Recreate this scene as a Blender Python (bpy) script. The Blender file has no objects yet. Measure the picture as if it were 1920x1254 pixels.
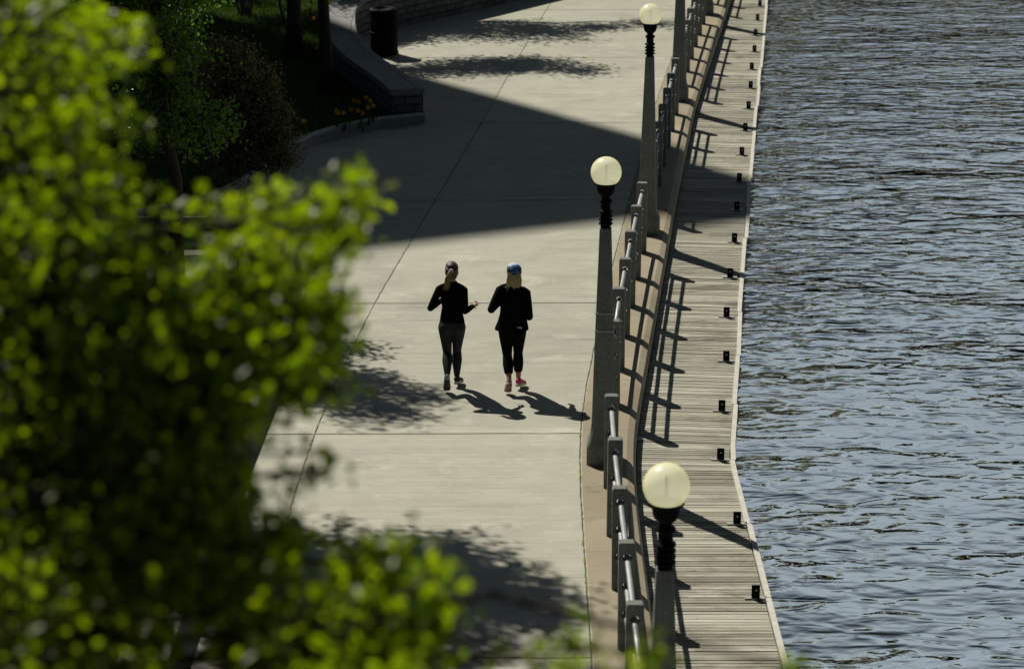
import bpy, bmesh, math, random
import numpy as np
from mathutils import Vector, Matrix, Quaternion
R = math.radians
sc = bpy.context.scene
COL = sc.collection

# ------------------------------------------------------------------ camera frame
F_PX, PITCH, CAM_H = 4727.0, R(16.5), 9.57
SUN_EL = R(47.5)
SUN_AZ = Vector((-0.580, 0.8146))           # horizontal direction towards the sun
SUN_DIR = Vector((SUN_AZ.x*math.cos(SUN_EL), SUN_AZ.y*math.cos(SUN_EL), math.sin(SUN_EL))).normalized()

def view_point(px, py, depth):
    """a point of the place seen at (px,py) of the 1920 px photograph, at a depth from the bridge"""
    xc = (px-960)/F_PX*depth; yc = (py-627)/F_PX*depth
    c, s = math.cos(PITCH), math.sin(PITCH)
    return Vector((xc, depth*c - yc*s, CAM_H - depth*s - yc*c))

# ------------------------------------------------------------------ object helpers
def link(o, parent=None):
    COL.objects.link(o)
    if parent is not None: o.parent = parent
    return o
def tag(o, label=None, cat=None, group=None, kind=None):
    if label: o['label'] = label
    if cat: o['category'] = cat
    if group: o['group'] = group
    if kind: o['kind'] = kind
    return o
def thing(name, label, cat, loc=(0,0,0), rotz=0, group=None):
    o = bpy.data.objects.new(name, None); link(o)
    o.empty_display_size = 0.2
    o.location = loc; o.rotation_euler = (0,0,rotz)
    return tag(o, label, cat, group)
def mesh_obj(name, verts, faces, mats, parent=None, smooth=False, midx=None):
    me = bpy.data.meshes.new(name)
    me.from_pydata([tuple(v) for v in verts], [], faces)
    if not isinstance(mats, (list, tuple)): mats = [mats]
    for m in mats: me.materials.append(m)
    if midx is not None: me.polygons.foreach_set('material_index', midx)
    if smooth: me.polygons.foreach_set('use_smooth', [True]*len(me.polygons))
    me.update()
    return link(bpy.data.objects.new(name, me), parent)
def bm_obj(name, bm, mats, parent=None, smooth=False):
    me = bpy.data.meshes.new(name)
    bmesh.ops.recalc_face_normals(bm, faces=bm.faces[:])
    bm.to_mesh(me); bm.free()
    if not isinstance(mats, (list, tuple)): mats = [mats]
    for m in mats: me.materials.append(m)
    if smooth: me.polygons.foreach_set('use_smooth', [True]*len(me.polygons))
    return link(bpy.data.objects.new(name, me), parent)
def copy_tree(o, parent=None):
    c = o.copy(); COL.objects.link(c); c.parent = parent
    for ch in list(o.children): copy_tree(ch, c)
    return c
def bevel(o, w, seg=2, ang=40):
    m = o.modifiers.new('bevel', 'BEVEL'); m.width = w; m.segments = seg
    m.limit_method = 'ANGLE'; m.angle_limit = R(ang)
    return o

class MB:
    """collects shapes into one mesh"""
    def __init__(s): s.v = []; s.f = []
    def add(s, vs, fs):
        b = len(s.v); s.v += [tuple(v) for v in vs]; s.f += [tuple(i+b for i in f) for f in fs]; return s
    def box(s, c, d, rz=0):
        x,y,z = d[0]/2,d[1]/2,d[2]/2
        ca,sa = math.cos(rz),math.sin(rz)
        vs = []
        for dz in (-z,z):
            for dx,dy in ((-x,-y),(x,-y),(x,y),(-x,y)):
                vs.append((c[0]+dx*ca-dy*sa, c[1]+dx*sa+dy*ca, c[2]+dz))
        return s.add(vs, [(3,2,1,0),(4,5,6,7),(0,1,5,4),(1,2,6,5),(2,3,7,6),(3,0,4,7)])
    def loft(s, rings, cap=True):
        """rings: list of equal-length vertex rings"""
        n = len(rings[0]); vs = [p for r in rings for p in r]; fs = []
        for i in range(len(rings)-1):
            for j in range(n):
                k = (j+1) % n
                fs.append((i*n+j, i*n+k, (i+1)*n+k, (i+1)*n+j))
        if cap:
            fs.append(tuple(reversed(range(n)))); fs.append(tuple((len(rings)-1)*n+j for j in range(n)))
        return s.add(vs, fs)
    def lathe(s, prof, c=(0,0), n=24, phase=0.0):
        rings = []
        for r,z in prof:
            rings.append([(c[0]+r*math.cos(phase+2*math.pi*j/n), c[1]+r*math.sin(phase+2*math.pi*j/n), z) for j in range(n)])
        return s.loft(rings)
    def tube(s, pts, radii, n=8, flat=None, round_ends=False):
        pts = [Vector(p) for p in pts]
        if not isinstance(radii,(list,tuple)): radii = [radii]*len(pts)
        if round_ends:
            t0 = (pts[0]-pts[1]).normalized(); t1 = (pts[-1]-pts[-2]).normalized()
            a = [(pts[0]+t0*radii[0]*k, radii[0]*q) for k,q in ((0.95,0.3),(0.7,0.71),(0.35,0.93))]
            b = [(pts[-1]+t1*radii[-1]*k, radii[-1]*q) for k,q in ((0.35,0.93),(0.7,0.71),(0.95,0.3))]
            pts = [p for p,_ in a]+pts+[p for p,_ in b]; radii = [r for _,r in a]+list(radii)+[r for _,r in b]
        rings = []; u = None
        for i,p in enumerate(pts):
            t = (pts[min(i+1,len(pts)-1)]-pts[max(i-1,0)]).normalized()
            if u is None:
                ref = Vector((1,0,0)) if abs(t.x) < 0.8 else Vector((0,1,0))
                u = (ref - t*ref.dot(t)).normalized()
            else:
                u = (u - t*u.dot(t))
                u = u.normalized() if u.length > 1e-5 else t.orthogonal().normalized()
            w = t.cross(u)
            fl = 1.0 if flat is None else flat
            rings.append([p+u*(radii[i]*math.cos(2*math.pi*j/n))+w*(radii[i]*fl*math.sin(2*math.pi*j/n)) for j in range(n)])
        return s.loft(rings)
    def ellipsoid(s, c, r, n=14, m=9, rot=None):
        rings = []
        for i in range(m+1):
            ph = -math.pi/2 + math.pi*(i+0.15)/(m+0.3)
            ring = []
            for j in range(n):
                a = 2*math.pi*j/n
                v = Vector((r[0]*math.cos(ph)*math.cos(a), r[1]*math.cos(ph)*math.sin(a), r[2]*math.sin(ph)))
                if rot is not None: v = rot @ v
                ring.append(Vector(c)+v)
            rings.append(ring)
        return s.loft(rings)
    def build(s, name, mats, parent=None, smooth=False):
        return mesh_obj(name, s.v, s.f, mats, parent, smooth)

# ------------------------------------------------------------------ materials
class NT:
    def __init__(s, name):
        s.m = bpy.data.materials.new(name); s.m.use_nodes = True
        s.t = s.m.node_tree; s.t.nodes.clear()
        s.out = s.t.nodes.new('ShaderNodeOutputMaterial')
    def n(s, kind, **kw):
        nd = s.t.nodes.new(kind)
        for k,v in kw.items():
            if k in nd.inputs.keys(): s.set(nd.inputs[k], v)
            else: setattr(nd, k, v)
        return nd
    def set(s, inp, v):
        if isinstance(v, bpy.types.NodeSocket): s.t.links.new(v, inp)
        else: inp.default_value = v
    def l(s, a, b): s.t.links.new(a, b)
    def coord(s, kind='Object'):
        return s.n('ShaderNodeTexCoord').outputs[kind]
    def mapping(s, vec, scale=(1,1,1), rot=(0,0,0)):
        mp = s.n('ShaderNodeMapping'); s.l(vec, mp.inputs['Vector'])
        mp.inputs['Scale'].default_value = scale; mp.inputs['Rotation'].default_value = rot
        return mp.outputs['Vector']
    def noise(s, vec, scale, detail=4, rough=0.55, out='Fac', dist=0.0):
        nd = s.n('ShaderNodeTexNoise'); s.l(vec, nd.inputs['Vector'])
        nd.inputs['Scale'].default_value = scale; nd.inputs['Detail'].default_value = detail
        nd.inputs['Roughness'].default_value = rough; nd.inputs['Distortion'].default_value = dist
        return nd.outputs[out]
    def ramp(s, fac, stops, interp='LINEAR'):
        nd = s.n('ShaderNodeValToRGB'); s.l(fac, nd.inputs['Fac'])
        cr = nd.color_ramp; cr.interpolation = interp
        while len(cr.elements) < len(stops): cr.elements.new(0.5)
        for e,(p,c) in zip(cr.elements, stops):
            e.position = p
            e.color = (c,c,c,1) if isinstance(c,(int,float)) else (c[0],c[1],c[2],1)
        return nd.outputs['Color']
    def mix(s, fac, a, b, mode='MIX'):
        nd = s.n('ShaderNodeMix'); nd.data_type = 'RGBA'; nd.blend_type = mode
        s.set(nd.inputs[0], fac)
        for inp,v in ((nd.inputs[6],a),(nd.inputs[7],b)):
            if isinstance(v, bpy.types.NodeSocket): s.l(v, inp)
            else: inp.default_value = (v[0],v[1],v[2],1) if isinstance(v,(tuple,list)) else (v,v,v,1)
        return nd.outputs[2]
    def math(s, op, a, b=0.0, c=None):
        nd = s.n('ShaderNodeMath'); nd.operation = op
        s.set(nd.inputs[0], a); s.set(nd.inputs[1], b)
        if c is not None: s.set(nd.inputs[2], c)
        return nd.outputs[0]
    def bump(s, h, strength=0.5, dist=0.01, normal=None):
        nd = s.n('ShaderNodeBump'); s.l(h, nd.inputs['Height'])
        nd.inputs['Strength'].default_value = strength; nd.inputs['Distance'].default_value = dist
        if normal is not None: s.l(normal, nd.inputs['Normal'])
        return nd.outputs['Normal']
    def principled(s, color, rough=0.7, spec=0.3, normal=None, metallic=0.0, **kw):
        p = s.n('ShaderNodeBsdfPrincipled')
        if isinstance(color, bpy.types.NodeSocket): s.l(color, p.inputs['Base Color'])
        else: p.inputs['Base Color'].default_value = (*color,1)
        s.set(p.inputs['Roughness'], rough); s.set(p.inputs['Specular IOR Level'], spec)
        s.set(p.inputs['Metallic'], metallic)
        if normal is not None: s.l(normal, p.inputs['Normal'])
        for k,v in kw.items(): s.set(p.inputs[k], v)
        return p.outputs[0]
    def done(s, shader):
        s.l(shader, s.out.inputs['Surface']); return s.m

def mat_simple(name, c, rough=0.6, spec=0.3, metallic=0.0, var=0.25, scale=30, bump=0.0):
    t = NT(name); co = t.coord()
    n = t.noise(co, scale, 4)
    col = t.mix(n, tuple(x*(1-var) for x in c), tuple(min(1,x*(1+var)) for x in c))
    nm = t.bump(n, 0.6, bump) if bump else None
    return t.done(t.principled(col, rough, spec, nm, metallic))

def mat_path():
    t = NT('broomed_concrete'); uv = t.coord('UV')          # u = sideways metres, v = metres along the path
    sep = t.n('ShaderNodeSeparateXYZ'); t.l(uv, sep.inputs[0])
    big = t.noise(uv, 0.45, 5, 0.6)
    mid = t.noise(t.mapping(uv,(1.1,2.2,1)), 1.6, 6, 0.62)
    fine = t.noise(uv, 55, 3, 0.6)
    broom = t.noise(t.mapping(uv,(0.35,26,1)), 1.0, 4, 0.7)
    col = t.ramp(big, [(0.3,(0.41,0.402,0.326)),(0.7,(0.50,0.49,0.40))])
    col = t.mix(t.ramp(mid,[(0.40,0.0),(0.62,0.55)]), col, (0.53,0.515,0.41))
    col = t.mix(t.ramp(t.noise(uv,0.9,5,0.65),[(0.48,0.0),(0.70,0.5)]), col, (0.30,0.292,0.235))
    # pale worn patches
    pale = t.ramp(t.noise(t.mapping(uv,(1.0,1.3,1)), 1.15, 8, 0.72),[(0.54,0.0),(0.66,0.60)])
    col = t.mix(pale, col, (0.64,0.625,0.52))
    col = t.mix(0.5, col, t.ramp(broom,[(0.3,0.62),(0.7,1.0)]), 'MULTIPLY')
    col = t.mix(0.45, col, t.ramp(fine,[(0.35,0.62),(0.65,1.0)]), 'MULTIPLY')
    # faint lines where the slab was screeded
    l1 = t.noise(t.mapping(uv,(0.02,1.9,1)), 1.0, 2, 0.4)
    fr = t.math('ABSOLUTE', t.math('SUBTRACT', t.math('FRACT', t.math('MULTIPLY', l1, 9.0)), 0.5))
    line = t.ramp(fr, [(0.0,0.55),(0.035,0.0)])
    brk = t.ramp(t.noise(t.mapping(uv,(0.8,0.2,1)),1.0,3),[(0.42,0.0),(0.6,0.8)])
    col = t.mix(t.math('MULTIPLY', line, brk), col, (0.10,0.095,0.08))
    # each slab a slightly different tone
    def slabs(tones):
        stops = [(0.0,tones[0])]+[(d/70.0,c) for d,c in zip((21.7,28.2,33.85,40.0,46.2,53.0,59.3), tones[1:])]
        return t.ramp(t.math('DIVIDE', sep.outputs['Y'], 70.0), stops, 'CONSTANT')
    right = slabs((.94,1.0,.93,.98,.92,.98,.93,.96)); left = slabs((.89,.92,.95,.88,.93,.89,.93,.90))
    side = t.math('LESS_THAN', sep.outputs['X'], -3.19)
    col = t.mix(1.0, col, t.mix(side, right, left), 'MULTIPLY')
    # little pale and dark specks
    sp = t.ramp(t.noise(uv, 21, 2, 0.5),[(0.77,0.0),(0.79,0.7)])
    col = t.mix(sp, col, (0.62,0.61,0.56))
    dk = t.ramp(t.noise(t.mapping(uv,(1,1,1)), 16, 2, 0.5),[(0.24,0.6),(0.26,0.0)])
    col = t.mix(dk, col, (0.07,0.065,0.055))
    nm = t.bump(broom, 0.35, 0.004, t.bump(fine, 0.25, 0.003))
    return t.done(t.principled(col, 0.75, 0.35, nm))
def mat_coping():
    t = NT('tan_coping_concrete'); uv = t.coord('UV')
    sep = t.n('ShaderNodeSeparateXYZ'); t.l(uv, sep.inputs[0])
    big = t.noise(uv, 0.8, 5, 0.6); fine = t.noise(uv, 70, 3, 0.7)
    col = t.ramp(big, [(0.3,(0.325,0.275,0.19)),(0.7,(0.42,0.365,0.265))])
    # each slab its own tone
    wn = t.n('ShaderNodeTexWhiteNoise'); wn.noise_dimensions = '1D'
    t.l(t.math('FLOOR', t.math('DIVIDE', sep.outputs['Y'], 0.983)), wn.inputs['W'])
    col = t.mix(0.35, col, t.ramp(wn.outputs['Value'],[(0,0.6),(1,1.0)]), 'MULTIPLY')
    col = t.mix(0.5, col, t.ramp(fine,[(0.3,0.5),(0.7,1.0)]), 'MULTIPLY')
    fr = t.math('ABSOLUTE', t.math('SUBTRACT', t.math('FRACT', t.math('DIVIDE', sep.outputs['Y'], 0.983)), 0.0))
    col = t.mix(t.ramp(fr,[(0.0,0.85),(0.016,0.0)]), col, (0.05,0.04,0.03))
    col = t.mix(t.ramp(t.noise(uv,3.2,6,0.7),[(0.55,0),(0.7,0.5)]), col, (0.12,0.10,0.07))
    return t.done(t.principled(col, 0.8, 0.25, t.bump(fine,0.35,0.004)))
def mat_aggregate():
    t = NT('exposed_aggregate_concrete'); co = t.coord()
    vo = t.n('ShaderNodeTexVoronoi'); t.l(co, vo.inputs['Vector']); vo.inputs['Scale'].default_value = 130
    sp = t.n('ShaderNodeSeparateColor'); t.l(vo.outputs['Color'], sp.inputs[0])
    col = t.ramp(sp.outputs[0], [(0.0,(0.135,0.146,0.135)),(0.5,(0.19,0.202,0.185)),(0.9,(0.245,0.255,0.235)),(1.0,(0.34,0.34,0.31))])
    dirt = t.noise(co, 2.5, 5, 0.65)
    col = t.mix(0.55, col, t.ramp(dirt,[(0.3,0.5),(0.7,1.0)]), 'MULTIPLY')
    return t.done(t.principled(col, 0.85, 0.2, t.bump(vo.outputs['Distance'],0.6,0.004)))
def mat_planks():
    t = NT('weathered_deck_wood'); co = t.coord()
    g = t.n('ShaderNodeNewGeometry')
    tone = t.ramp(g.outputs['Random Per Island'], [(0.0,(0.28,0.265,0.205)),(0.45,(0.42,0.40,0.32)),(0.8,(0.50,0.48,0.39)),(1.0,(0.60,0.58,0.48))])
    grain = t.noise(t.mapping(co,(1.6,40,1)), 1.0, 6, 0.7)
    col = t.mix(0.75, tone, t.ramp(grain,[(0.3,0.35),(0.65,1.0)]), 'MULTIPLY')
    st = t.ramp(t.noise(t.mapping(co,(1.0,1.7,1)), 1.3, 6, 0.7),[(0.5,0.0),(0.72,0.8)])
    col = t.mix(st, col, (0.095,0.085,0.062))
    vo = t.ramp(t.noise(t.mapping(co,(3.0,9,1)), 2.0, 3, 0.6),[(0.66,0.0),(0.72,0.55)])
    col = t.mix(vo, col, (0.06,0.052,0.04))
    return t.done(t.principled(col, 0.75, 0.3, t.bump(grain,0.4,0.004)))
def mat_stone(name, c0, c1, mort, sx, sy, sz):
    t = NT(name); uv = t.coord('UV')
    br = t.n('ShaderNodeTexBrick'); t.l(uv, br.inputs['Vector'])
    br.inputs['Scale'].default_value = 1.0
    br.inputs['Brick Width'].default_value = sx; br.inputs['Row Height'].default_value = sy
    br.inputs['Mortar Size'].default_value = sz; br.inputs['Bias'].default_value = 0.0
    br.inputs['Color1'].default_value = (*c0,1); br.inputs['Color2'].default_value = (*c1,1)
    br.inputs['Mortar'].default_value = (*mort,1)
    br.offset_frequency = 2; br.squash = 1.4; br.squash_frequency = 3
    n = t.noise(uv, 9, 6, 0.7)
    col = t.mix(0.7, br.outputs['Color'], t.ramp(n,[(0.3,0.4),(0.7,1.0)]), 'MULTIPLY')
    h = t.math('ADD', t.math('MULTIPLY', br.outputs['Fac'], -1.0), t.math('MULTIPLY', n, 0.8))
    return t.done(t.principled(col, 0.85, 0.2, t.bump(h,0.8,0.03)))
def mat_leaf(name, cols, trans, rough=0.38, spec=0.5, tmix=0.5):
    t = NT(name); g = t.n('ShaderNodeNewGeometry')
    n = len(cols)
    col = t.ramp(g.outputs['Random Per Island'], [(i/max(1,n-1),c) for i,c in enumerate(cols)])
    p = t.principled(col, rough, spec)
    tr = t.n('ShaderNodeBsdfTranslucent')
    t.l(t.mix(1.0, col, trans, 'MULTIPLY'), tr.inputs['Color'])
    mx = t.n('ShaderNodeMixShader'); mx.inputs[0].default_value = tmix
    t.l(p, mx.inputs[1]); t.l(tr.outputs[0], mx.inputs[2])
    return t.done(mx.outputs[0])
def mat_bark(name, c):
    t = NT(name); co = t.coord()
    n = t.noise(t.mapping(co,(12,12,2.2)), 1.6, 6, 0.7)
    col = t.ramp(n,[(0.3,tuple(x*0.45 for x in c)),(0.7,c)])
    return t.done(t.principled(col, 0.9, 0.15, t.bump(n,0.8,0.02)))
def mat_grass_soil():
    t = NT('lawn_soil'); co = t.coord()
    n = t.noise(co, 1.3, 6, 0.65); f = t.noise(co, 34, 4, 0.7)
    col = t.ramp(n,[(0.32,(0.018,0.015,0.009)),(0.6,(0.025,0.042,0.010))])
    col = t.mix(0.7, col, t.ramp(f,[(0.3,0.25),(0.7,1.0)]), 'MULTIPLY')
    return t.done(t.principled(col, 0.95, 0.1, t.bump(f,0.8,0.03)))
def mat_water():
    t = NT('rippled_canal_water'); co = t.coord()
    sep = t.n('ShaderNodeSeparateXYZ'); t.l(co, sep.inputs[0])
    rot = (0,0,R(4))
    w1 = t.noise(t.mapping(co,(1.8,3.5,1),rot), 1.0, 1.5, 0.4, dist=0.6)
    w2 = t.noise(t.mapping(co,(3.2,5.4,1),(0,0,R(-9))), 1.0, 1.5, 0.45, dist=0.5)
    w3 = t.noise(t.mapping(co,(0.35,0.6,1),(0,0,R(12))), 1.0, 1.0, 0.5)
    w4 = t.noise(t.mapping(co,(9,13,1),(0,0,R(9))), 1.0, 1.0, 0.5)
    # calmer and rougher patches of the surface
    gust = t.ramp(t.noise(t.mapping(co,(0.10,0.06,1),(0,0,R(-20))), 1.0, 2, 0.5),[(0.35,0.40),(0.65,1.0)])
    h = t.math('ADD', t.math('MULTIPLY', w1, WAVE[0]), t.math('MULTIPLY', w2, WAVE[1]))
    h = t.math('ADD', h, t.math('MULTIPLY', w4, WAVE[2]))
    h = t.math('MULTIPLY', h, gust)
    h = t.math('ADD', h, t.math('MULTIPLY', w3, WAVE[3]))
    nm = t.bump(h, 1.0, 1.0)
    gl = t.n('ShaderNodeBsdfGlossy'); gl.inputs['Roughness'].default_value = 0.03
    gl.inputs['Color'].default_value = (0.93,0.965,0.965,1)
    t.l(nm, gl.inputs['Normal'])
    df = t.n('ShaderNodeBsdfDiffuse'); df.inputs['Color'].default_value = (0.012,0.013,0.006,1)
    fr = t.n('ShaderNodeFresnel'); fr.inputs['IOR'].default_value = WATER_IOR
    t.l(nm, fr.inputs['Normal'])
    fac = t.ramp(fr.outputs[0], [(0.0,0.0),(WATER_RAMP[0],0.02),(WATER_RAMP[1],1.0)])
    mx = t.n('ShaderNodeMixShader'); t.l(fac, mx.inputs[0])
    t.l(df.outputs[0], mx.inputs[1]); t.l(gl.outputs[0], mx.inputs[2])
    return t.done(mx.outputs[0])
WAVE = (0.098, 0.027, 0.0045, 0.17)
WATER_IOR = 1.6
WATER_RAMP = (0.07, 0.17)
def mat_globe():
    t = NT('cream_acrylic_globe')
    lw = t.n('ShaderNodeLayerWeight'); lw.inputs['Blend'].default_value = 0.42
    tint = t.ramp(lw.outputs['Facing'], [(0.0,(0.98,0.97,0.80)),(0.55,(0.98,0.96,0.70)),(1.0,(0.90,0.82,0.42))])  # paler centre, yellower rim: the globe's shading put into its tint
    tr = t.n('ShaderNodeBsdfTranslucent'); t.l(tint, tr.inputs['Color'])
    p = t.principled(tint, 0.30, 0.6, None, 0.0, **{'Emission Color':tint,'Emission Strength':.30})  # weak glow added to brighten the unlit globe
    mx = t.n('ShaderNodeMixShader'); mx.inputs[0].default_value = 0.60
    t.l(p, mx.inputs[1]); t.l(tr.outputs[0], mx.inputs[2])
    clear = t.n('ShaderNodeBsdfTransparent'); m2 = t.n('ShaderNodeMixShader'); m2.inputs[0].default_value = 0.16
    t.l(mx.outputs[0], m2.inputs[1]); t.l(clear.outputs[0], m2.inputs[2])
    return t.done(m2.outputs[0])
def mat_galv():
    t = NT('galvanized_steel'); co = t.coord()
    n = t.noise(t.mapping(co,(30,3,30)), 1.0, 4)
    col = t.ramp(n,[(0.3,(0.26,0.27,0.27)),(0.7,(0.44,0.45,0.45))])
    return t.done(t.principled(col, 0.55, 0.4, None, 0.35))

M = dict(
    path=mat_path(), coping=mat_coping(), agg=mat_aggregate(), plank=mat_planks(),
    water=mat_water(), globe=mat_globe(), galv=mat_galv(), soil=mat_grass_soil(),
    kerb=mat_simple('kerb_concrete',(0.27,0.26,0.22),0.85,0.2,0,0.3,8,0.004),
    joint=mat_simple('joint_filler',(0.10,0.094,0.075),0.9,0.1,0,0.5,12),
    moss=mat_simple('seam_moss',(0.17,0.19,0.045),0.95,0.1,0,0.6,60),
    weed=mat_simple('joint_weeds',(0.34,0.33,0.22),0.9,0.1,0,0.6,60),
    black=mat_simple('black_paint',(0.004,0.004,0.005),0.6,0.06,0,0.2),
    bracket=mat_simple('black_steel',(0.006,0.006,0.007),0.65,0.06,0,0.3),
    cap2=mat_simple('pale_kerb_top',(0.46,0.45,0.40),0.8,0.2,0,0.25,6,0.003),  # kerb concrete painted lighter, for the light falling on its top
    fascia=mat_simple('pale_edge_board',(0.52,0.50,0.44),0.7,0.3,0,0.3,9,0.003),
    darkwood=mat_simple('dark_timber',(0.030,0.028,0.022),0.7,0.3,0,0.4,9),  # even dark tone for the frame below the deck
    wallface=mat_simple('dark_wall_concrete',(0.10,0.092,0.075),0.85,0.2,0,0.4,4,0.01),  # even dark tone for the wall face below the coping
    stone=mat_stone('rubble_limestone',(0.21,0.205,0.185),(0.12,0.12,0.11),(0.05,0.05,0.045),0.34,0.15,0.015),
    cap=mat_stone('limestone_cap',(0.34,0.34,0.33),(0.27,0.27,0.26),(0.15,0.15,0.14),1.1,0.75,0.012),
    bark=mat_bark('dark_bark',(0.055,0.045,0.033)), palebark=mat_bark('pale_bark',(0.20,0.19,0.17)),
    leaf_fg=mat_leaf('lime_leaf',[(0.060,0.094,0.004),(0.076,0.110,0.004),(0.092,0.126,0.004),(0.118,0.143,0.004)],(3.7,3.9,0.6),0.40,0.45,0.60),
    leaf_tree=mat_leaf('green_leaf',[(0.024,0.058,0.010),(0.038,0.085,0.013),(0.058,0.105,0.015)],(2.6,2.7,0.8),0.33,0.5,0.50),
    leaf_dark=mat_leaf('dark_leaf',[(0.026,0.060,0.014),(0.042,0.085,0.018)],(1.6,1.6,0.7),0.4,0.4,0.35),
    leaf_wood=mat_leaf('olive_leaf',[(0.08,0.072,0.016),(0.12,0.108,0.022),(0.16,0.14,0.03)],(2.2,2.1,0.7),0.6,0.2,0.5),
    leaf_brown=mat_leaf('bronze_leaf',[(0.12,0.095,0.042),(0.18,0.15,0.06),(0.13,0.145,0.05),(0.34,0.29,0.16)],(1.3,1.3,0.8),0.4,0.4,0.35),  # leaf colours lightened, palest in place of sun on the tips
    grass=mat_leaf('grass_blade',[(0.035,0.078,0.012),(0.055,0.11,0.015),(0.075,0.115,0.02)],(1.3,1.4,0.7),0.5,0.3,0.3),
    tulip=mat_leaf('orange_petal',[(0.52,0.22,0.02),(0.60,0.34,0.03)],(1.2,1.0,0.8),0.5,0.3,0.4),
    tulip2=mat_leaf('yellow_petal',[(0.70,0.48,0.04),(0.66,0.40,0.03)],(1.2,1.0,0.8),0.5,0.3,0.4),
    stem=mat_leaf('tulip_green',[(0.04,0.085,0.02),(0.05,0.10,0.025)],(1.3,1.3,0.8),0.5,0.3,0.3),
    benchwood=mat_simple('bench_slat_wood',(0.14,0.125,0.095),0.8,0.3,0,0.3,14),
    skin=mat_simple('skin',(0.42,0.23,0.15),0.55,0.35,0,0.08,20),
    jacket=mat_simple('black_knit',(0.0035,0.0035,0.004),0.95,0.04,0,0.2,60),
    jacket2=mat_simple('black_shell_fabric',(0.004,0.004,0.0048),0.85,0.06,0,0.2,60),
    legging=mat_simple('charcoal_leggings',(0.030,0.033,0.036),0.85,0.08,0,0.2,60),
    legging2=mat_simple('black_leggings',(0.0035,0.0035,0.0035),0.9,0.05,0,0.2,60),
    shoe_dark=mat_simple('dark_shoe_mesh',(0.022,0.024,0.032),0.7,0.3),
    shoe_pink=mat_simple('pink_shoe_mesh',(0.62,0.055,0.11),0.6,0.3),
    sole_white=mat_simple('white_foam_sole',(0.62,0.62,0.60),0.7,0.3),
    sole_dark=mat_simple('dark_rubber_sole',(0.085,0.082,0.065),0.8,0.3),
    sole_tan=mat_simple('tan_rubber_sole',(0.26,0.165,0.10),0.8,0.3),
    sock=mat_simple('grey_sock',(0.42,0.42,0.42),0.9,0.1),
    hair_brown=mat_simple('brown_hair',(0.055,0.042,0.028),0.5,0.4,0,0.6,90,0.004),
    hair_pony=mat_simple('dark_blonde_hair',(0.20,0.145,0.06),0.5,0.4,0,0.4,90,0.004),
    hair_blonde=mat_simple('blonde_hair',(0.30,0.23,0.11),0.5,0.4,0,0.6,60,0.006),
    cap_blue=mat_simple('blue_cap_fabric',(0.05,0.12,0.28),0.8,0.2,0,0.15,60),
    cap_white=mat_simple('pale_cap_fabric',(0.50,0.56,0.64),0.8,0.2,0,0.1,60),
    cap_dark=mat_simple('navy_trim',(0.010,0.012,0.022),0.7,0.3),
    red=mat_simple('red_trim',(0.45,0.03,0.03),0.6,0.3),
    reflect=mat_simple('grey_reflective_tag',(0.30,0.30,0.32),0.4,0.5),
    eye=mat_simple('eye_white',(0.7,0.7,0.68),0.2,0.5),
    facade=mat_simple('facade_panel',(0.26,0.25,0.23),0.8,0.2,0,0.15,1.0),
    glassdark=mat_simple('tinted_glazing',(0.02,0.025,0.03),0.06,0.6,0,0.1,1.0),
    plate=mat_simple('galvanized_plate',(0.33,0.33,0.31),0.5,0.4,0.3,0.3),
    litter=mat_simple('pale_litter',(0.75,0.75,0.72),0.8,0.2),
)

# ------------------------------------------------------------------ plan curves  (y = metres ahead of the bridge)
class Curve:
    def __init__(s, pts, sm=0.9):
        y = np.arange(-20, 140, 0.1)
        p = np.array(pts); x = np.interp(y, p[:,0], p[:,1])
        # extend the last slope
        k = (p[-1,1]-p[-2,1])/(p[-1,0]-p[-2,0]); far = y > p[-1,0]; x[far] = p[-1,1]+k*(y[far]-p[-1,0])
        w = np.exp(-0.5*(np.arange(-30,31)*0.1/sm)**2); w /= w.sum()
        xp = np.pad(x, 30, mode='edge'); xp[-30:] = x[-1]+k*0.1*np.arange(1,31)
        s.y, s.x = y, np.convolve(xp, w, 'valid')
    def __call__(s, y): return float(np.interp(y, s.y, s.x))
    def ang(s, y): return math.atan2(s(y+0.3)-s(y-0.3), 0.6)      # lean of the tangent from +Y towards +X
path_edge = Curve([(0,.76),(21.4,.76),(26.6,.775),(28.5,.83),(30.1,.95),(35.7,1.48),(37.8,1.70),(47.8,2.77),(58.6,4.12),(75,6.2)])
fence_x  = Curve([(0,1.07),(26.0,1.07),(28.5,1.17),(30.8,1.36),(33.7,1.63),(36.6,1.93),(39.7,2.28),(44.2,2.77),(47.2,3.10),(52,3.66),(58.6,4.52),(75,6.6)])
wall_x   = Curve([(0,1.38),(22.9,1.37),(25.9,1.37),(28,1.43),(33.5,2.00),(39.7,2.64),(47.8,3.52),(58.6,4.98),(75,7.1)])
dock_x   = Curve([(0,2.63),(22.2,2.60),(27.9,2.59),(31.8,3.01),(33.9,3.21),(42.7,4.155),(62.1,6.33),(75,7.9)], 0.3)
joint_x  = Curve([(0,-2.42),(25.2,-2.42),(28.5,-2.33),(33.8,-1.93),(46.1,-.57),(52.7,.10),(59.2,.80),(75,2.7)])
Z_DOCK, Z_WATER = -0.20, -0.52

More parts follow.
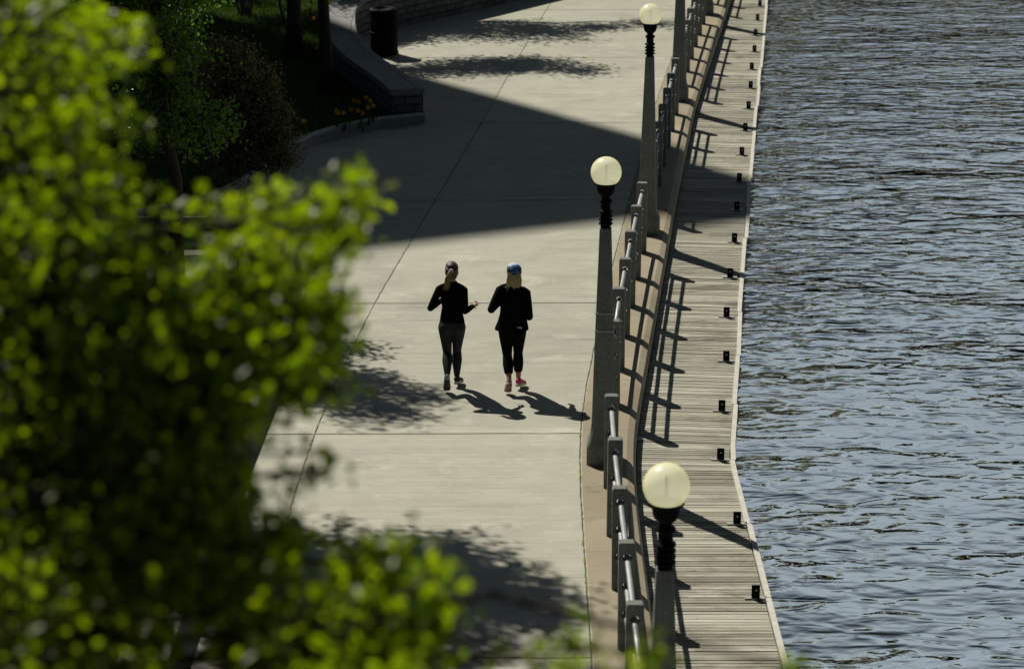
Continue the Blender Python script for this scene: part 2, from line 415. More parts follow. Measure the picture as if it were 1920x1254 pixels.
def sweep(name, curves_z, ys, mats, parent=None, midx=None, uv=True, smooth=False):
    """strip lofted along the path: curves_z = list of (function x(y), z)"""
    n = len(curves_z); vs = []; fs = []; uvs = []; mi = []
    s_along = 0.0; prev = None
    for y in ys:
        p0 = Vector((curves_z[0][0](y), y, 0))
        if prev is not None: s_along += (p0-prev).length
        prev = p0; acc = 0.0; pp = None
        for fx,z in curves_z:
            p = Vector((fx(y), y, z))
            if pp is not None: acc += (p-pp).length
            pp = p; vs.append(p); uvs.append((acc, s_along))
    for i in range(len(ys)-1):
        for j in range(n-1):
            fs.append((i*n+j, i*n+j+1, (i+1)*n+j+1, (i+1)*n+j)); mi.append(midx[j] if midx else 0)
    o = mesh_obj(name, vs, fs, mats, parent, smooth, mi)
    if uv:
        ul = o.data.uv_layers.new(name='UVMap')
        for lp in o.data.loops: ul.data[lp.index].uv = uvs[lp.vertex_index]
    return o

# ------------------------------------------------------------------ setting: ground, path, water
ys_fine = list(np.arange(-16, 80.01, 0.5)); 
ground = sweep('ground', [(lambda y:-400.0, -0.06),(lambda y:-60.0,-0.06),(lambda y:path_edge(y)-0.02,-0.06)], [-200]+ys_fine+[110,139,400], [M['soil']], uv=False)
tag(ground, kind='structure')
path = sweep('path', [(lambda y:path_edge(y)-16.0,0.0),(lambda y:joint_x(y),0.0),(lambda y:path_edge(y),0.0)], list(np.arange(-12,90.01,0.5)), [M['path'],M['joint'],M['weed'],M['moss']], smooth=False)
# UV: true metres on the path
ul = path.data.uv_layers['UVMap']
for lp in path.data.loops:
    c = path.data.vertices[lp.vertex_index].co; ul.data[lp.index].uv = (c.x - path_edge(c.y), c.y)
tag(path, kind='structure')
# joints of the slabs belong to the path: added to its mesh as narrow strips
def add_strips(obj, strips):
    bm = bmesh.new(); bm.from_mesh(obj.data); uvl = bm.loops.layers.uv.verify()
    for pts, mi in strips:
        vv = [bm.verts.new(p) for p in pts]
        for i in range(0, len(vv)-2, 2):
            f = bm.faces.new((vv[i], vv[i+1], vv[i+3], vv[i+2])); f.material_index = mi
    bm.to_mesh(obj.data); bm.free()
rj = random.Random(3)
strips = []
for D in (15.6, 21.7, 28.2, 33.85, 40.0, 46.2, 53.0, 59.3, 65.5):       # cross joints
    pts = []; x0 = path_edge(D)-0.01
    for i in range(31):
        x = x0 - i*0.45
        w = 0.006 + 0.005*rj.random(); dy = rj.uniform(-.006,.006)
        pts += [(x, D-w+dy - 0.02*(x0-x)*0.4, 0.004), (x, D+w+dy - 0.02*(x0-x)*0.4, 0.004)]
    strips.append((pts, 1))
pts = []; y = 12.0
while y < 80:
    w = rj.uniform(.003,.008); dx = rj.uniform(-.005,.005)
    pts += [(joint_x(y)-w+dx, y, 0.004),(joint_x(y)+w+dx, y, 0.004)]; y += 0.15
strips.append((pts, 1))
y = 14.0
while y < 70:                                                            # weeds and pale grit caught in the long joint
    L = rj.uniform(.04,.22)
    if rj.random() < (0.75 if y < 30 else 0.45):
        x = joint_x(y); w = rj.uniform(.006,.016); d = rj.uniform(-.012,.012)
        strips.append(([(x-w+d,y,.008),(x+w+d,y,.008),(joint_x(y+L)-w*.4+d,y+L,.008),(joint_x(y+L)+w*.5+d,y+L,.008)], 2))
    y += L + rj.uniform(.02,.25)
pts = []; y = 12.0
while y < 80:                                                            # dark seam against the coping
    w = rj.uniform(.003,.009); x = path_edge(y)-0.022+rj.uniform(-.004,.004)
    pts += [(x-w, y, 0.004),(x+w, y, 0.004)]; y += 0.12
strips.append((pts, 1))
y = 12.0
while y < 46:                                                            # moss in the coping seam, thickest near the bridge
    L = rj.uniform(.03,.20)
    if rj.random() < (0.8 if y < 26 else 0.3):
        x = path_edge(y)-.022+rj.uniform(-.01,.01); w = rj.uniform(.004,.013)
        strips.append(([(x-w,y,.008),(x+w,y,.008),(path_edge(y+L)-.022-w*.4,y+L,.008),(path_edge(y+L)-.022+w*.6,y+L,.008)], 3))
    y += L + rj.uniform(.01,.15)
add_strips(path, strips)

water = mesh_obj('water', [(0.6,-60,Z_WATER),(500,-60,Z_WATER),(500,600,Z_WATER),(0.6,600,Z_WATER)], [(0,1,2,3)], M['water'])
tag(water, kind='structure')
far_bank = mesh_obj('far_bank', [(-30,104,Z_WATER-0.3),(500,180,Z_WATER-0.3),(500,185,1.2),(-30,109,1.2),(500,600,3),(-30,600,3)],
                    [(0,1,2,3),(3,2,4,5)], M['soil'])
tag(far_bank, kind='structure')

# canal wall with its tan coping
cw = thing('canal_wall', 'concrete canal wall with tan chamfered coping under the fence', 'wall', (1.2,28,0))
def par(o, root): 
    o.parent = root; o.matrix_parent_inverse = root.matrix_basis.inverted(); return o
off = lambda base, d: (lambda y: base(y)+d)
cop = sweep('coping', [(off(path_edge,.0),-.05),(off(path_edge,.0),.010),(off(wall_x,-.105),.012),(off(wall_x,-.03),-.022),(off(wall_x,0),-.075),(off(wall_x,0),-.15),(off(wall_x,-.03),-.15)],
            list(np.arange(-12,80.01,0.35)), M['coping'])
# the light groove that separates the chamfer from the flat top
par(cop, cw)
wf = sweep('wall_face', [(off(wall_x,-.032),-.145),(off(wall_x,-.032),-1.6)], list(np.arange(-12,80.01,0.5)), M['wallface']); par(wf, cw)

# ------------------------------------------------------------------ boardwalk (one thing; its planks are pattern, its brackets parts)
bw = thing('boardwalk', 'weathered grey plank boardwalk running beside the canal below the fence', 'boardwalk', (2.1,28,Z_DOCK))
rp = random.Random(11)
vs=[]; fs=[]; y = 10.0; PITCHP = 0.0705
deck = MB()
while y < 74:
    a = dock_x.ang(y)*0.55+wall_x.ang(y)*0.45
    slope = -math.tan(a)
    x0, x1 = wall_x(y)+0.006+rp.uniform(0,.008), dock_x(y)-0.055
    w = 0.0575+rp.uniform(-.005,.004); z = Z_DOCK+rp.uniform(-.003,.003); tz = rp.uniform(-.002,.002)
    ym = y; xm = (x0+x1)/2
    q = []
    for zz in (Z_DOCK-0.04, None):
        for (x,s_) in ((x0,-1),(x1,-1),(x1,1),(x0,1)):
            q.append((x, ym+slope*(x-xm)+s_*w/2, zz if zz is not None else z+tz*s_))
    deck.add(q, [(4,5,6,7),(0,1,5,4),(1,2,6,5),(2,3,7,6),(3,0,4,7)])
    y += PITCHP
par(deck.build('deck', M['plank']), bw)
sub = sweep('understructure', [(off(wall_x,-.02),Z_DOCK-.06),(off(dock_x,-.02),Z_DOCK-.06),(off(dock_x,-.02),Z_WATER-.1)], list(np.arange(5,80.01,0.5)), M['darkwood']); par(sub, bw)
# pale edge board in lengths
y = 8.98; k = 0
while y < 76:
    L = 2.09
    j = rp.uniform(-.012,.012)
    e = MB(); n = 5; rings=[]
    for i in range(n):
        yy = y+0.008+(L-0.016)*i/(n-1); x = dock_x(yy)+j
        rings.append([(x-.052,yy,Z_DOCK-.05),(x+.006,yy,Z_DOCK-.05),(x+.006,yy,Z_DOCK+.016),(x-.052,yy,Z_DOCK+.016)])
    e.loft(rings); par(e.build('edge_board', M['fascia']), bw)
    y += L; k += 1
# black mooring brackets bolted to the boards
yb = [27.8-2.10*i for i in range(6,0,-1)]+[27.8]+[29.62+2.095*i for i in range(20)]
for i,y in enumerate(yb):
    x = dock_x(y)-0.175 + (0.02 if y < 29 else -.02)+rp.uniform(-.015,.015)
    a = -dock_x.ang(y)
    b = MB(); b.box((0,0,.075),(.085,.012,.150))
    br = b.build('mooring_bracket', M['bracket']); bevel(br,.003,1)
    br.location = (x,y,Z_DOCK+.004); br.rotation_euler = (0,0,a+rp.uniform(-.06,.06))
    f = MB(); f.box((0,.02,.006),(.22,.075,.012)); pl = f.build('foot_plate', M['plate'], br)
    g = MB(); g.lathe([(.004,-.009),(.0085,-.007),(.0085,.0),(.004,.001)],n=10); bo = g.build('bolt', M['sole_white'], br)
    bo.rotation_euler = (R(90),0,0); bo.location = (.002,-.010,.098)
    par(br, bw)
# two pale scraps lying on the boards
for (x,y,rz,lab) in ((1.52,28.55,.3,'pale paper scrap on the boardwalk beside the canal wall, nearer one'),(2.22,36.75,1.2,'pale paper scrap on the boardwalk below the lamp in shadow')):
    m=MB(); m.add([(-.05,-.03,.004),(.045,-.035,.012),(.055,.02,.004),(.0,.04,.018),(-.055,.025,.006)],[(0,1,2,3,4)])
    o=m.build('paper_scrap',M['litter']); o.location=(x,y,Z_DOCK+.006); o.rotation_euler=(0,0,rz); tag(o,lab,'litter')

# ------------------------------------------------------------------ fence sections of concrete posts with two steel rails
POST_H, RAILZ = 1.08, (0.935, 0.650, 0.365)
def post_mesh():
    bm = bmesh.new()
    w, h = .0775, POST_H
    outer = [(-w,-.12),(w,-.12),(w,h-.016),(w-.016,h),(-w+.016,h),(-w,h-.016)]
    def loop(pts):
        vs = [bm.verts.new((x,0,z)) for x,z in pts]
        return [bm.edges.new((vs[i],vs[(i+1)%len(vs)])) for i in range(len(vs))]
    ed = loop(outer)
    for rz in RAILZ:
        ed += loop([(.038*math.cos(2*math.pi*i/16), rz+.042*math.sin(2*math.pi*i/16)) for i in range(16)])
    g = bmesh.ops.triangle_fill(bm, edges=ed, use_beauty=True)
    faces = [x for x in g['geom'] if isinstance(x, bmesh.types.BMFace)]
    ex = bmesh.ops.extrude_face_region(bm, geom=faces)
    for v in ex['geom']:
        if isinstance(v, bmesh.types.BMVert): v.co.y += .115
    bmesh.ops.translate(bm, verts=bm.verts[:], vec=(0,-.0575,0))
    bmesh.ops.recalc_face_normals(bm, faces=bm.faces[:])
    me = bpy.data.meshes.new('post'); bm.to_mesh(me); bm.free(); me.materials.append(M['agg'])
    return me
PM = post_mesh()
STEP = 1.472
lampD = {-1:17.06, 0:27.2, 1:37.85, 2:48.35, 3:58.65, 4:69.0}
sections = [
 ('nearest stretch of concrete post fence, cut by the bottom edge', range(-9,-7)),
 ('concrete post and rail fence between the nearest lamp and the strapped lamp', range(-6,0)),
 ('concrete post and rail fence right of the runners, beyond the strapped lamp', range(1,7)),
 ('concrete post and rail fence past the lamp standing in the building shadow', range(8,14)),
 ('distant concrete post and rail fence between the two farthest lamps', range(15,21)),
 ('most distant short stretch of concrete post and rail fence at the top edge', range(22,28)),
]
rf = random.Random(5)
for lab, ks in sections:
    ks = list(ks); ds = [27.8+STEP*k for k in ks]
    dm = ds[0]
    root = thing('fence_section', lab, 'fence', (fence_x(dm),dm,0), 0, 'concrete fence sections along the canal')
    for d in ds:
        po = bpy.data.objects.new('post', PM); link(po, root)
        po.location = (fence_x(d)-fence_x(dm), d-dm, 0)
        po.rotation_euler = (rf.uniform(-.006,.006), rf.uniform(-.006,.006), -fence_x.ang(d)+rf.uniform(-.02,.02))
        bevel(po,.007,2)
    for rz in RAILZ:
        t = MB(); pts=[]
        dd = [ds[0]-.11]+ds[1:-1]+[ds[-1]+.11]
        for d in dd: pts.append((fence_x(d)-fence_x(dm), d-dm, rz-.013))
        t.tube(pts, .0255, 12); t.build('rail', M['galv'], root, True)

# ------------------------------------------------------------------ lamp posts
def make_lamp(label):
    root = thing('lamp_post', label, 'street lamp', (0,0,0), 0, 'globe lamps along the canal fence')
    def octo(hw, ch, z, hy=None):
        hy = hy or hw
        return [(-hw+ch,-hy,z),(hw-ch,-hy,z),(hw,-hy+ch,z),(hw,hy-ch,z),(hw-ch,hy,z),(-hw+ch,hy,z),(-hw,hy-ch,z),(-hw,-hy+ch,z)]
    p = MB(); rings=[]
    for z,hw,ch in ((-.05,.188,.03),(.20,.188,.03),(.235,.183,.03),(.30,.160,.03),(.37,.145,.03),(.44,.137,.03),(.55,.132,.03),(1.0,.121,.027),(1.6,.103,.024),(2.2,.083,.02),(2.735,.066,.016),(2.745,.062,.016)):
        rings.append(octo(hw,ch,z))
    p.loft(rings); pole = p.build('pole', M['agg'], root); bevel(pole,.004,1,20)
    nk = MB()
    prof = [(.050,2.74),(.056,2.75),(.056,2.765)]
    for zr in (2.79,2.835,2.88,2.93):
        prof += [(.056,zr-.012),(.076,zr-.010),(.079,zr),(.076,zr+.010),(.056,zr+.012)]
    prof += [(.054,3.02),(.058,3.028),(.072,3.034),(.075,3.048),(.066,3.064),(.048,3.078),(.044,3.092),(.062,3.105),(.085,3.13),(.098,3.165),(.103,3.205),(.106,3.225),(.130,3.235),(.135,3.245),(.128,3.252),(.06,3.252)]
    nk.lathe(prof, n=28); nk.build('neck', M['black'], root, True)
    g = MB(); r=.171; zc=3.375; prof=[]
    a0 = math.asin((3.248-zc)/r)
    for i in range(21):
        a = a0+(math.pi/2-.02-a0)*i/20; prof.append((r*math.cos(a), zc+r*math.sin(a)))
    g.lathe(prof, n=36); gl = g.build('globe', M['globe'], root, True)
    lm = MB(); lm.lathe([(.018,3.25),(.020,3.30),(.013,3.33),(.013,3.44),(.006,3.46)], n=10); lm.build('bulb', M['bracket'], gl, True)
    return root
lamp0 = make_lamp('slightly blurred globe lamp nearest the viewer, low on the right of the fence')
labs = {-1:None, 0:'tall globe lamp with two strap bands round its pole, closest to the runners',
        1:'globe lamp whose pole is cut off by the shaded path, beyond the runners',
        2:'distant lamp pole with globe above the picture edge, nearer of the two',
        3:'farthest lamp pole half hidden behind the concrete fence posts'}
labs[1] = 'globe lamp at the top with its pole standing in the building shadow'
lx = {-1:1.11, 0:1.04, 1:2.09, 2:3.24, 3:4.52}
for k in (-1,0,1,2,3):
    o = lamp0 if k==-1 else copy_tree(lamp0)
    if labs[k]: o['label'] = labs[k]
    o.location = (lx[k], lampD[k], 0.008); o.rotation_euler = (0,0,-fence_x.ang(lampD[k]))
    if k == 0:
        for z,h in ((1.57,.104),(1.775,.098)):
            b = MB(); q = h+.004
            for zz in (z,):
                ring = lambda zv, e: [(-q-e+.022,-q-e,zv),(q+e-.022,-q-e,zv),(q+e,-q-e+.022,zv),(q+e,q+e-.022,zv),(q+e-.022,q+e,zv),(-q-e+.022,q+e,zv),(-q-e,q+e-.022,zv),(-q-e,-q-e+.022,zv)]
                b.loft([ring(zz-.009,0),ring(zz-.009,.003),ring(zz+.009,.002),ring(zz+.009,0)])
            b.build('strap', M['plate'], o)

# ------------------------------------------------------------------ planting beds
def poly_sheet(name, pts, z, mat, thick=None):
    vs = [(x,y,z) for x,y in pts]; fs = [tuple(range(len(pts)))]
    return mesh_obj(name, vs, fs, mat)
def catmull(pts, n=6):
    P = [Vector((*p,0)) if len(p)==2 else Vector(p) for p in pts]; out=[]
    for i in range(len(P)-1):
        p0,p1,p2,p3 = P[max(i-1,0)],P[i],P[i+1],P[min(i+2,len(P)-1)]
        for k in range(n):
            t=k/n; out.append(0.5*((2*p1)+(p2-p0)*t+(2*p0-5*p1+4*p2-p3)*t*t+(3*p1-p0-3*p2+p3)*t**3))
    out.append(P[-1]); return out
far_line = catmull([(-1.60,46.15),(-2.62,45.55),(-3.35,44.6),(-3.78,43.6),(-4.1,42.2),(-4.4,40.6),(-5.3,39.0),(-7.5,37.8),(-15,36.6)], 6)
wall_inner = catmull([(-1.66,46.45),(-2.12,48.1),(-2.70,49.9),(-3.12,51.7),(-3.38,53.5),(-3.36,55.2),(-2.75,56.5),(-1.2,58.7),(.18,60.8),(2.6,64.5),(5.5,70)], 6)
bed = [(p.x,p.y) for p in far_line]+[(-40,36.6),(-40,75),(5.0,75),(5.5,70)]+[(p.x-.05,p.y+.05) for p in reversed(wall_inner[:-1])]
def tri_sheet(name, pts, z, mat):
    bm = bmesh.new(); vs=[bm.verts.new((x,y,z)) for x,y in pts]
    es=[bm.edges.new((vs[i],vs[(i+1)%len(vs)])) for i in range(len(vs))]
    bmesh.ops.triangle_fill(bm, edges=es, use_beauty=True)
    for f in bm.faces:
        f.normal_update()
        if f.normal.z < 0: f.normal_flip()
    me = bpy.data.meshes.new(name); bm.to_mesh(me); bm.free(); me.materials.append(mat)
    return link(bpy.data.objects.new(name, me))
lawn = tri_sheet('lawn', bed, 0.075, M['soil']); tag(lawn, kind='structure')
near_line = [(-3.14,-5),(-3.14,21),(-3.10,27),(-3.02,29.5),(-3.0,30.8),(-3.15,31.9),(-3.6,32.8),(-4.6,33.9),(-6.2,34.4),(-9,34.5),(-15,34.2)]
near_line = [Vector((*p,0)) for p in near_line[:2]]+catmull(near_line[2:],6)
nbed = [(p.x-.2,p.y-(.0 if p.y<31.5 else .1)) for p in near_line]+[(-40,34.2),(-40,-5)]
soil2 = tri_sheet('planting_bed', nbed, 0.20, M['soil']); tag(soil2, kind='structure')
def strip_wall(name, line, left, right, z0, z1f, mat_side, mat_top, parent=None, cap_end=True, top_out=0.0):
    """wall along a plan line; left/right = offsets from the line along its left normal"""
    n=len(line); vs=[];fs=[];mi=[];uv=[]; s=0
    for i,p in enumerate(line):
        t=(line[min(i+1,n-1)]-line[max(i-1,0)]).normalized(); nr=Vector((-t.y,t.x,0))
        if i: s+=(line[i]-line[i-1]).length
        z1=z1f(i/(n-1))
        a=p+nr*right; b=p+nr*left
        vs += [(a.x,a.y,z0),(a.x,a.y,z1),(b.x,b.y,z1),(b.x,b.y,z0)]
        uv += [(s,0),(s,z1-z0),(s,z1-z0+abs(left-right)),(s,2*(z1-z0)+abs(left-right))]
    for i in range(n-1):
        for j in range(3):
            fs.append((i*4+j,(i+1)*4+j,(i+1)*4+j+1,i*4+j+1)); mi.append(1 if j==1 else 0)
    fs.append((0,1,2,3)); fs.append(((n-1)*4+3,(n-1)*4+2,(n-1)*4+1,(n-1)*4)); mi+=[0,0]
    o=mesh_obj(name,vs,fs,[mat_side,mat_top],parent,False,mi)
    ul=o.data.uv_layers.new(name='UVMap')
    for lp in o.data.loops: ul.data[lp.index].uv = uv[lp.vertex_index]
    # ends: use world x,z
    for pl in o.data.polygons[-2:]:
        for li in pl.loop_indices:
            c=o.data.vertices[o.data.loops[li].vertex_index].co; ul.data[li].uv=(c.x*1.0+.13,c.z)
    return o
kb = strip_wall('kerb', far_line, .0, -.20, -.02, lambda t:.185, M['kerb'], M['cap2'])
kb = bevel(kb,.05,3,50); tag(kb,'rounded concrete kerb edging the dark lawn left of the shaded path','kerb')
# curved limestone wall (inner face to the path)
sw = thing('stone_wall','curved rubble limestone wall with broad flat cap stones round the far lawn','wall',(-3.2,52,0))
wz = lambda t: .60 + .45*max(0,min(1,(t-.35)/.3))
body = strip_wall('wall_body', wall_inner, .58, .0, -.02, lambda t: wz(t)-.10, M['stone'], M['stone']); par(body,sw)
capo = strip_wall('cap_stones', wall_inner, .62, -.035, .0, wz, M['cap'], M['cap'])
# cap is a slab: lift its lower edge
for i,v in enumerate(capo.data.vertices):
    if i%4 in (0,3): v.co.z = capo.data.vertices[(i//4)*4+1].co.z-.11
bevel(capo,.015,2,50); par(capo,sw)
# low seat wall of the near bed
sw2 = thing('seat_wall','low pale seat wall edging the near planting bed behind blurred leaves','wall',(-3.2,25,0))
b2 = strip_wall('wall_body', near_line, .40, .0, -.02, lambda t:.20, M['kerb'], M['stone']); par(b2,sw2)
c2 = strip_wall('cap_stones', near_line, .44, -.03, .0, lambda t:.27, M['kerb'], M['kerb'])
for i,v in enumerate(c2.data.vertices):
    if i%4 in (0,3): v.co.z = .202
bevel(c2,.012,2,50); par(c2,sw2)

# grass blades
def blades(name, spots, hmin, hmax, mat, seed):
    rg = np.random.default_rng(seed); n=len(spots); vs=np.zeros((n,3,3)); 
    a = rg.uniform(0,2*math.pi,n); h=rg.uniform(hmin,hmax,n); w=rg.uniform(.006,.013,n)
    lean=rg.uniform(.2,.8,n)*h; la=rg.uniform(0,2*math.pi,n)
    vs[:,0]=spots+np.stack([np.cos(a)*w,np.sin(a)*w,0*a],1); vs[:,1]=spots-np.stack([np.cos(a)*w,np.sin(a)*w,0*a],1)
    vs[:,2]=spots+np.stack([np.cos(la)*lean,np.sin(la)*lean,h],1)
    me=bpy.data.meshes.new(name); me.vertices.add(n*3); me.vertices.foreach_set('co',vs.reshape(-1))
    me.loops.add(n*3); me.loops.foreach_set('vertex_index',np.arange(n*3,dtype=np.int32))
    me.polygons.add(n); me.polygons.foreach_set('loop_start',np.arange(0,n*3,3,dtype=np.int32)); me.polygons.foreach_set('loop_total',np.full(n,3,dtype=np.int32))
    me.materials.append(mat); me.update(); me.validate()
    return link(bpy.data.objects.new(name,me))
def inside(pts, x, y):
    c=np.zeros(len(x),bool); j=len(pts)-1
    for i in range(len(pts)):
        xi,yi=pts[i]; xj,yj=pts[j]
        cond=((yi>y)!=(yj>y)) & (x < (xj-xi)*(y-yi)/((yj-yi) or 1e-9)+xi); c^=cond; j=i
    return c
rg=np.random.default_rng(4)
x=rg.uniform(-9,-1.6,90000); y=rg.uniform(39,61,90000); k=inside(bed,x,y)
far_out=[(p.x-.62,p.y+.12) for p in wall_inner]
sp=np.stack([x[k],y[k],np.full(k.sum(),.075)],1)
wi=np.array([(p.x,p.y) for p in wall_inner])
xin=np.interp(sp[:,1],wi[:,1],wi[:,0]); sp=sp[(sp[:,1]<46.6)|(sp[:,0]<xin-.68)]
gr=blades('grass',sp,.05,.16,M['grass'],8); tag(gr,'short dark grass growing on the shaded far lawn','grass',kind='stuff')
x=rg.uniform(-9,-3.5,40000); y=rg.uniform(20,34,40000); k=inside(nbed,x,y)&(x<-3.62)
k &= ~((y>30.6)&(x>-4.2-(y-30.6)*1.1))
gr2=blades('ground_cover',np.stack([x[k],y[k],np.full(k.sum(),.20)],1),.08,.30,M['grass'],9); tag(gr2,'leafy ground cover filling the near planting bed under the trees','plants',kind='stuff')

# ------------------------------------------------------------------ trees
def leaf_mesh(name, P, size, mat, seed, parent=None, up=0.5, shape='oval'):
    """many small folded leaves as one crown mesh"""
    rg=np.random.default_rng(seed); n=len(P)
    d=rg.normal(size=(n,3)); d[:,2]-=.25; d/=np.linalg.norm(d,axis=1,keepdims=True)
    nn=rg.normal(size=(n,3)); nn[:,2]+=up*2; nn-=d*(nn*d).sum(1,keepdims=True); nn/=np.linalg.norm(nn,axis=1,keepdims=True)
    sd=np.cross(d,nn); s=rg.uniform(.65,1.25,(n,1))*size
    fold=nn*s*.10
    w=.36
    pts=[P-d*s*.5, P-d*s*.22+sd*s*w*.85+fold, P+d*s*.18+sd*s*w+fold, P+d*s*.55-nn*s*.08, P+d*s*.18-sd*s*w+fold, P-d*s*.22-sd*s*w*.85+fold]
    vs=np.stack(pts,1).reshape(-1,3)
    base=(np.arange(n)*6)[:,None]
    quads=np.concatenate([base+np.array([[0,1,2,3]]), base+np.array([[0,3,4,5]])],1).reshape(-1)
    nf=2*n
    me=bpy.data.meshes.new(name); me.vertices.add(len(vs)); me.vertices.foreach_set('co',vs.reshape(-1).astype(np.float32))
    me.loops.add(nf*4); me.loops.foreach_set('vertex_index',quads.astype(np.int32))
    me.polygons.add(nf); me.polygons.foreach_set('loop_start',np.arange(0,nf*4,4,dtype=np.int32)); me.polygons.foreach_set('loop_total',np.full(nf,4,dtype=np.int32))
    me.materials.append(mat); me.update(); me.validate()
    return link(bpy.data.objects.new(name,me),parent)

def wobble(a,b,rnd,k=4,amt=.08):
    a=Vector(a);b=Vector(b);L=(b-a).length;out=[]
    for i in range(k+1):
        p=a.lerp(b,i/k)
        if 0<i<k: p+=Vector((rnd.uniform(-1,1),rnd.uniform(-1,1),rnd.uniform(-.6,.6)))*amt*L
        out.append(p)
    return out
def tree(name,label,cat,base,trunk,r0,blobs,leaf,nleaf,mleaf,mbark,seed,group=None,clump=.16,per=16,up=.5,twigs=True,shell=.45):
    """trunk: points from the base up (local); blobs: (centre, radii, weight) of the crown (local)"""
    rnd=random.Random(seed); rg=np.random.default_rng(seed)
    root=thing(name,label,cat,base,0,group)
    t=MB(); tp=[Vector(p) for p in trunk]
    n=len(tp); t.tube(tp,[r0*(1.25 if i==0 else 1)*(1-.55*i/(n-1)) for i in range(n)],10)
    tot=sum(b[2] for b in blobs); P=[]
    for c,r,wt in blobs:
        c=Vector(c)
        src=min((tp[i].lerp(tp[i+1],f) for i in range(max(0,n-3),n-1) for f in (0,.5,1)), key=lambda q:(q-c).length+max(0,q.z-c.z+.3)*2)
        t.tube(wobble(src,c,rnd,4,.07),[r0*.42,r0*.34,r0*.26,r0*.2,r0*.12],7)
        m=max(4,int(nleaf*wt/tot/per))
        for _ in range(m):
            v=rg.normal(size=3); v/=np.linalg.norm(v); q=shell+(1-shell)*rg.random()
            if rg.random()<.25: q=rg.random()
            v=v*np.array(r)*q*(1+.18*rg.normal()*.6)
            cc=np.array(c)+v
            if twigs and rg.random()<.55:
                t.tube(wobble(c+ (Vector(cc)-c)*.15,Vector(cc),rnd,3,.10),[.018,.013,.009,.004],4)
            k=max(3,int(per*rg.uniform(.5,1.5)))
            P.append(cc+rg.normal(size=(k,3))*clump*np.array([1,1,.7]))
    t.build('trunk',mbark,root,True)
    P=np.concatenate(P)
    leaf_mesh('crown',P,leaf,mleaf,seed+1,root,up)
    return root

tree('young_tree','slender green tree with sparkling small leaves rising behind the blurred branches','tree',(-4.6,33.2,.28),
     [(0,0,-.1),(.03,.05,.8),(.05,.1,1.6),(-.1,.1,2.5),(-.15,.35,3.6),(-.1,.7,5.0)],.115,
     [((-.75,.7,2.6),(.95,.9,.5),1.2),((-.35,1.0,3.3),(.95,1.0,.4),1.2),((-1.2,1.1,3.6),(.95,.9,.7),1.1),((-.45,.8,4.3),(1.0,1.1,.45),1.4),((-1.0,1.0,5.0),(1.1,1.1,.7),1.3),((-.55,1.1,5.7),(.9,1.0,.4),1.1),((-.6,1.1,6.6),(.8,.9,.4),.8),((.15,.8,4.9),(.5,.6,.2),.35),((.1,1.3,6.2),(.45,.5,.16),.25),((.2,1.6,3.9),(.7,.5,.2),.4),((.15,.3,2.35),(.85,.7,.4),.9),((.0,-.3,3.1),(.55,.3,.9),.9),((-.1,.0,4.3),(.5,.3,.6),.5),((-.6,2.0,3.5),(.9,.5,.25),.5),((-.55,1.6,4.1),(1.0,.75,.35),1.1),((-1.3,1.9,4.6),(.9,.6,.4),.7)],
     .064,26000,M['leaf_tree'],M['bark'],21,clump=.10,per=20)
tree('bronze_shrub_tree','small bronze leaved tree with bushy crown overhanging the shaded path','tree',(-4.75,41.0,.06),
     [(0,0,-.05),(.08,-.1,.35),(.12,-.2,.75),(.2,-.3,1.3)],.06,
     [((.10,-.3,1.0),(.75,.7,.6),1.4),((.75,-.5,.85),(.60,.55,.45),1.1),((-.4,-.2,1.2),(.7,.6,.7),1.2),((.25,-.2,1.7),(.6,.55,.5),1.1),((.55,-.3,1.35),(.55,.5,.5),1.0),((.0,-.2,2.1),(.35,.35,.4),.6),((.95,-.6,.55),(.38,.4,.28),.45),((.3,-.9,.5),(.6,.4,.3),.6),((.42,-.3,2.15),(.12,.12,.42),.14),((.75,-.3,1.75),(.15,.14,.32),.14),((1.02,-.4,1.3),(.14,.14,.25),.12)],
     .042,24000,M['leaf_brown'],M['bark'],31,clump=.085,per=14)
tree('canopy_tree','leaning tall tree in the near bed whose crown shades the lower path','tree',(-7.2,26.85,.18),
     [(0,0,-.1),(.3,.3,1.5),(.8,.9,3.0),(1.5,1.6,4.6),(2.0,2.1,6.0),(2.2,2.2,7.2)],.15,
     [((1.2,2.4,6.9),(1.2,1.2,.9),1.3),((2.3,1.5,7.0),(1.2,1.1,.9),1.3),((2.6,2.5,7.1),(1.1,1.0,.7),1.3),((2,2.4,8.0),(1.3,1.3,.9),1.3),((3.25,2.0,7.7),(.55,.6,.35),.35),((2.4,.7,7.2),(.8,.7,.5),.6),((1.3,.6,6.9),(1.0,.8,.7),.8),((.3,2.9,6.8),(1.1,.8,.6),.9)],
     .085,23000,M['leaf_tree'],M['bark'],41,clump=.13,per=22)
tree('park_tree','dark trunked tree just left of the curved stone wall','tree',(-3.64,48.55,.06),
     [(0,0,-.05),(.02,0,.7),(.0,.0,1.5),(-.05,.05,2.6),(-.1,.1,4.2)],.155,
     [((-.2,.2,4.6),(1.3,1.3,.9),1),((-1.1,-.4,5.2),(1.2,1.2,.9),1),((.7,.5,5.3),(1.1,1.1,.8),1),((-.2,.1,6.2),(1.3,1.3,.9),1)],
     .08,4500,M['leaf_dark'],M['bark'],51,clump=.22)
tree('park_tree','straight black trunk on the lawn, left of the trunk by the wall','tree',(-4.6,52.6,.06),
     [(0,0,-.05),(.02,.1,.9),(.05,.3,1.9),(.2,1.1,3.0),(.6,2.4,4.4)],.17,
     [((.9,3.4,5.4),(1.3,1.0,.6),1.2),((1.9,3.9,5.8),(1.1,1.0,.5),1),((-.2,3.2,5.6),(1.1,.9,.6),1),((1.2,4.2,6.3),(1.2,.9,.5),.9),((2.8,3.4,6.0),(.7,.6,.25),.4)],
     .085,9500,M['leaf_tree'],M['bark'],61,clump=.2)
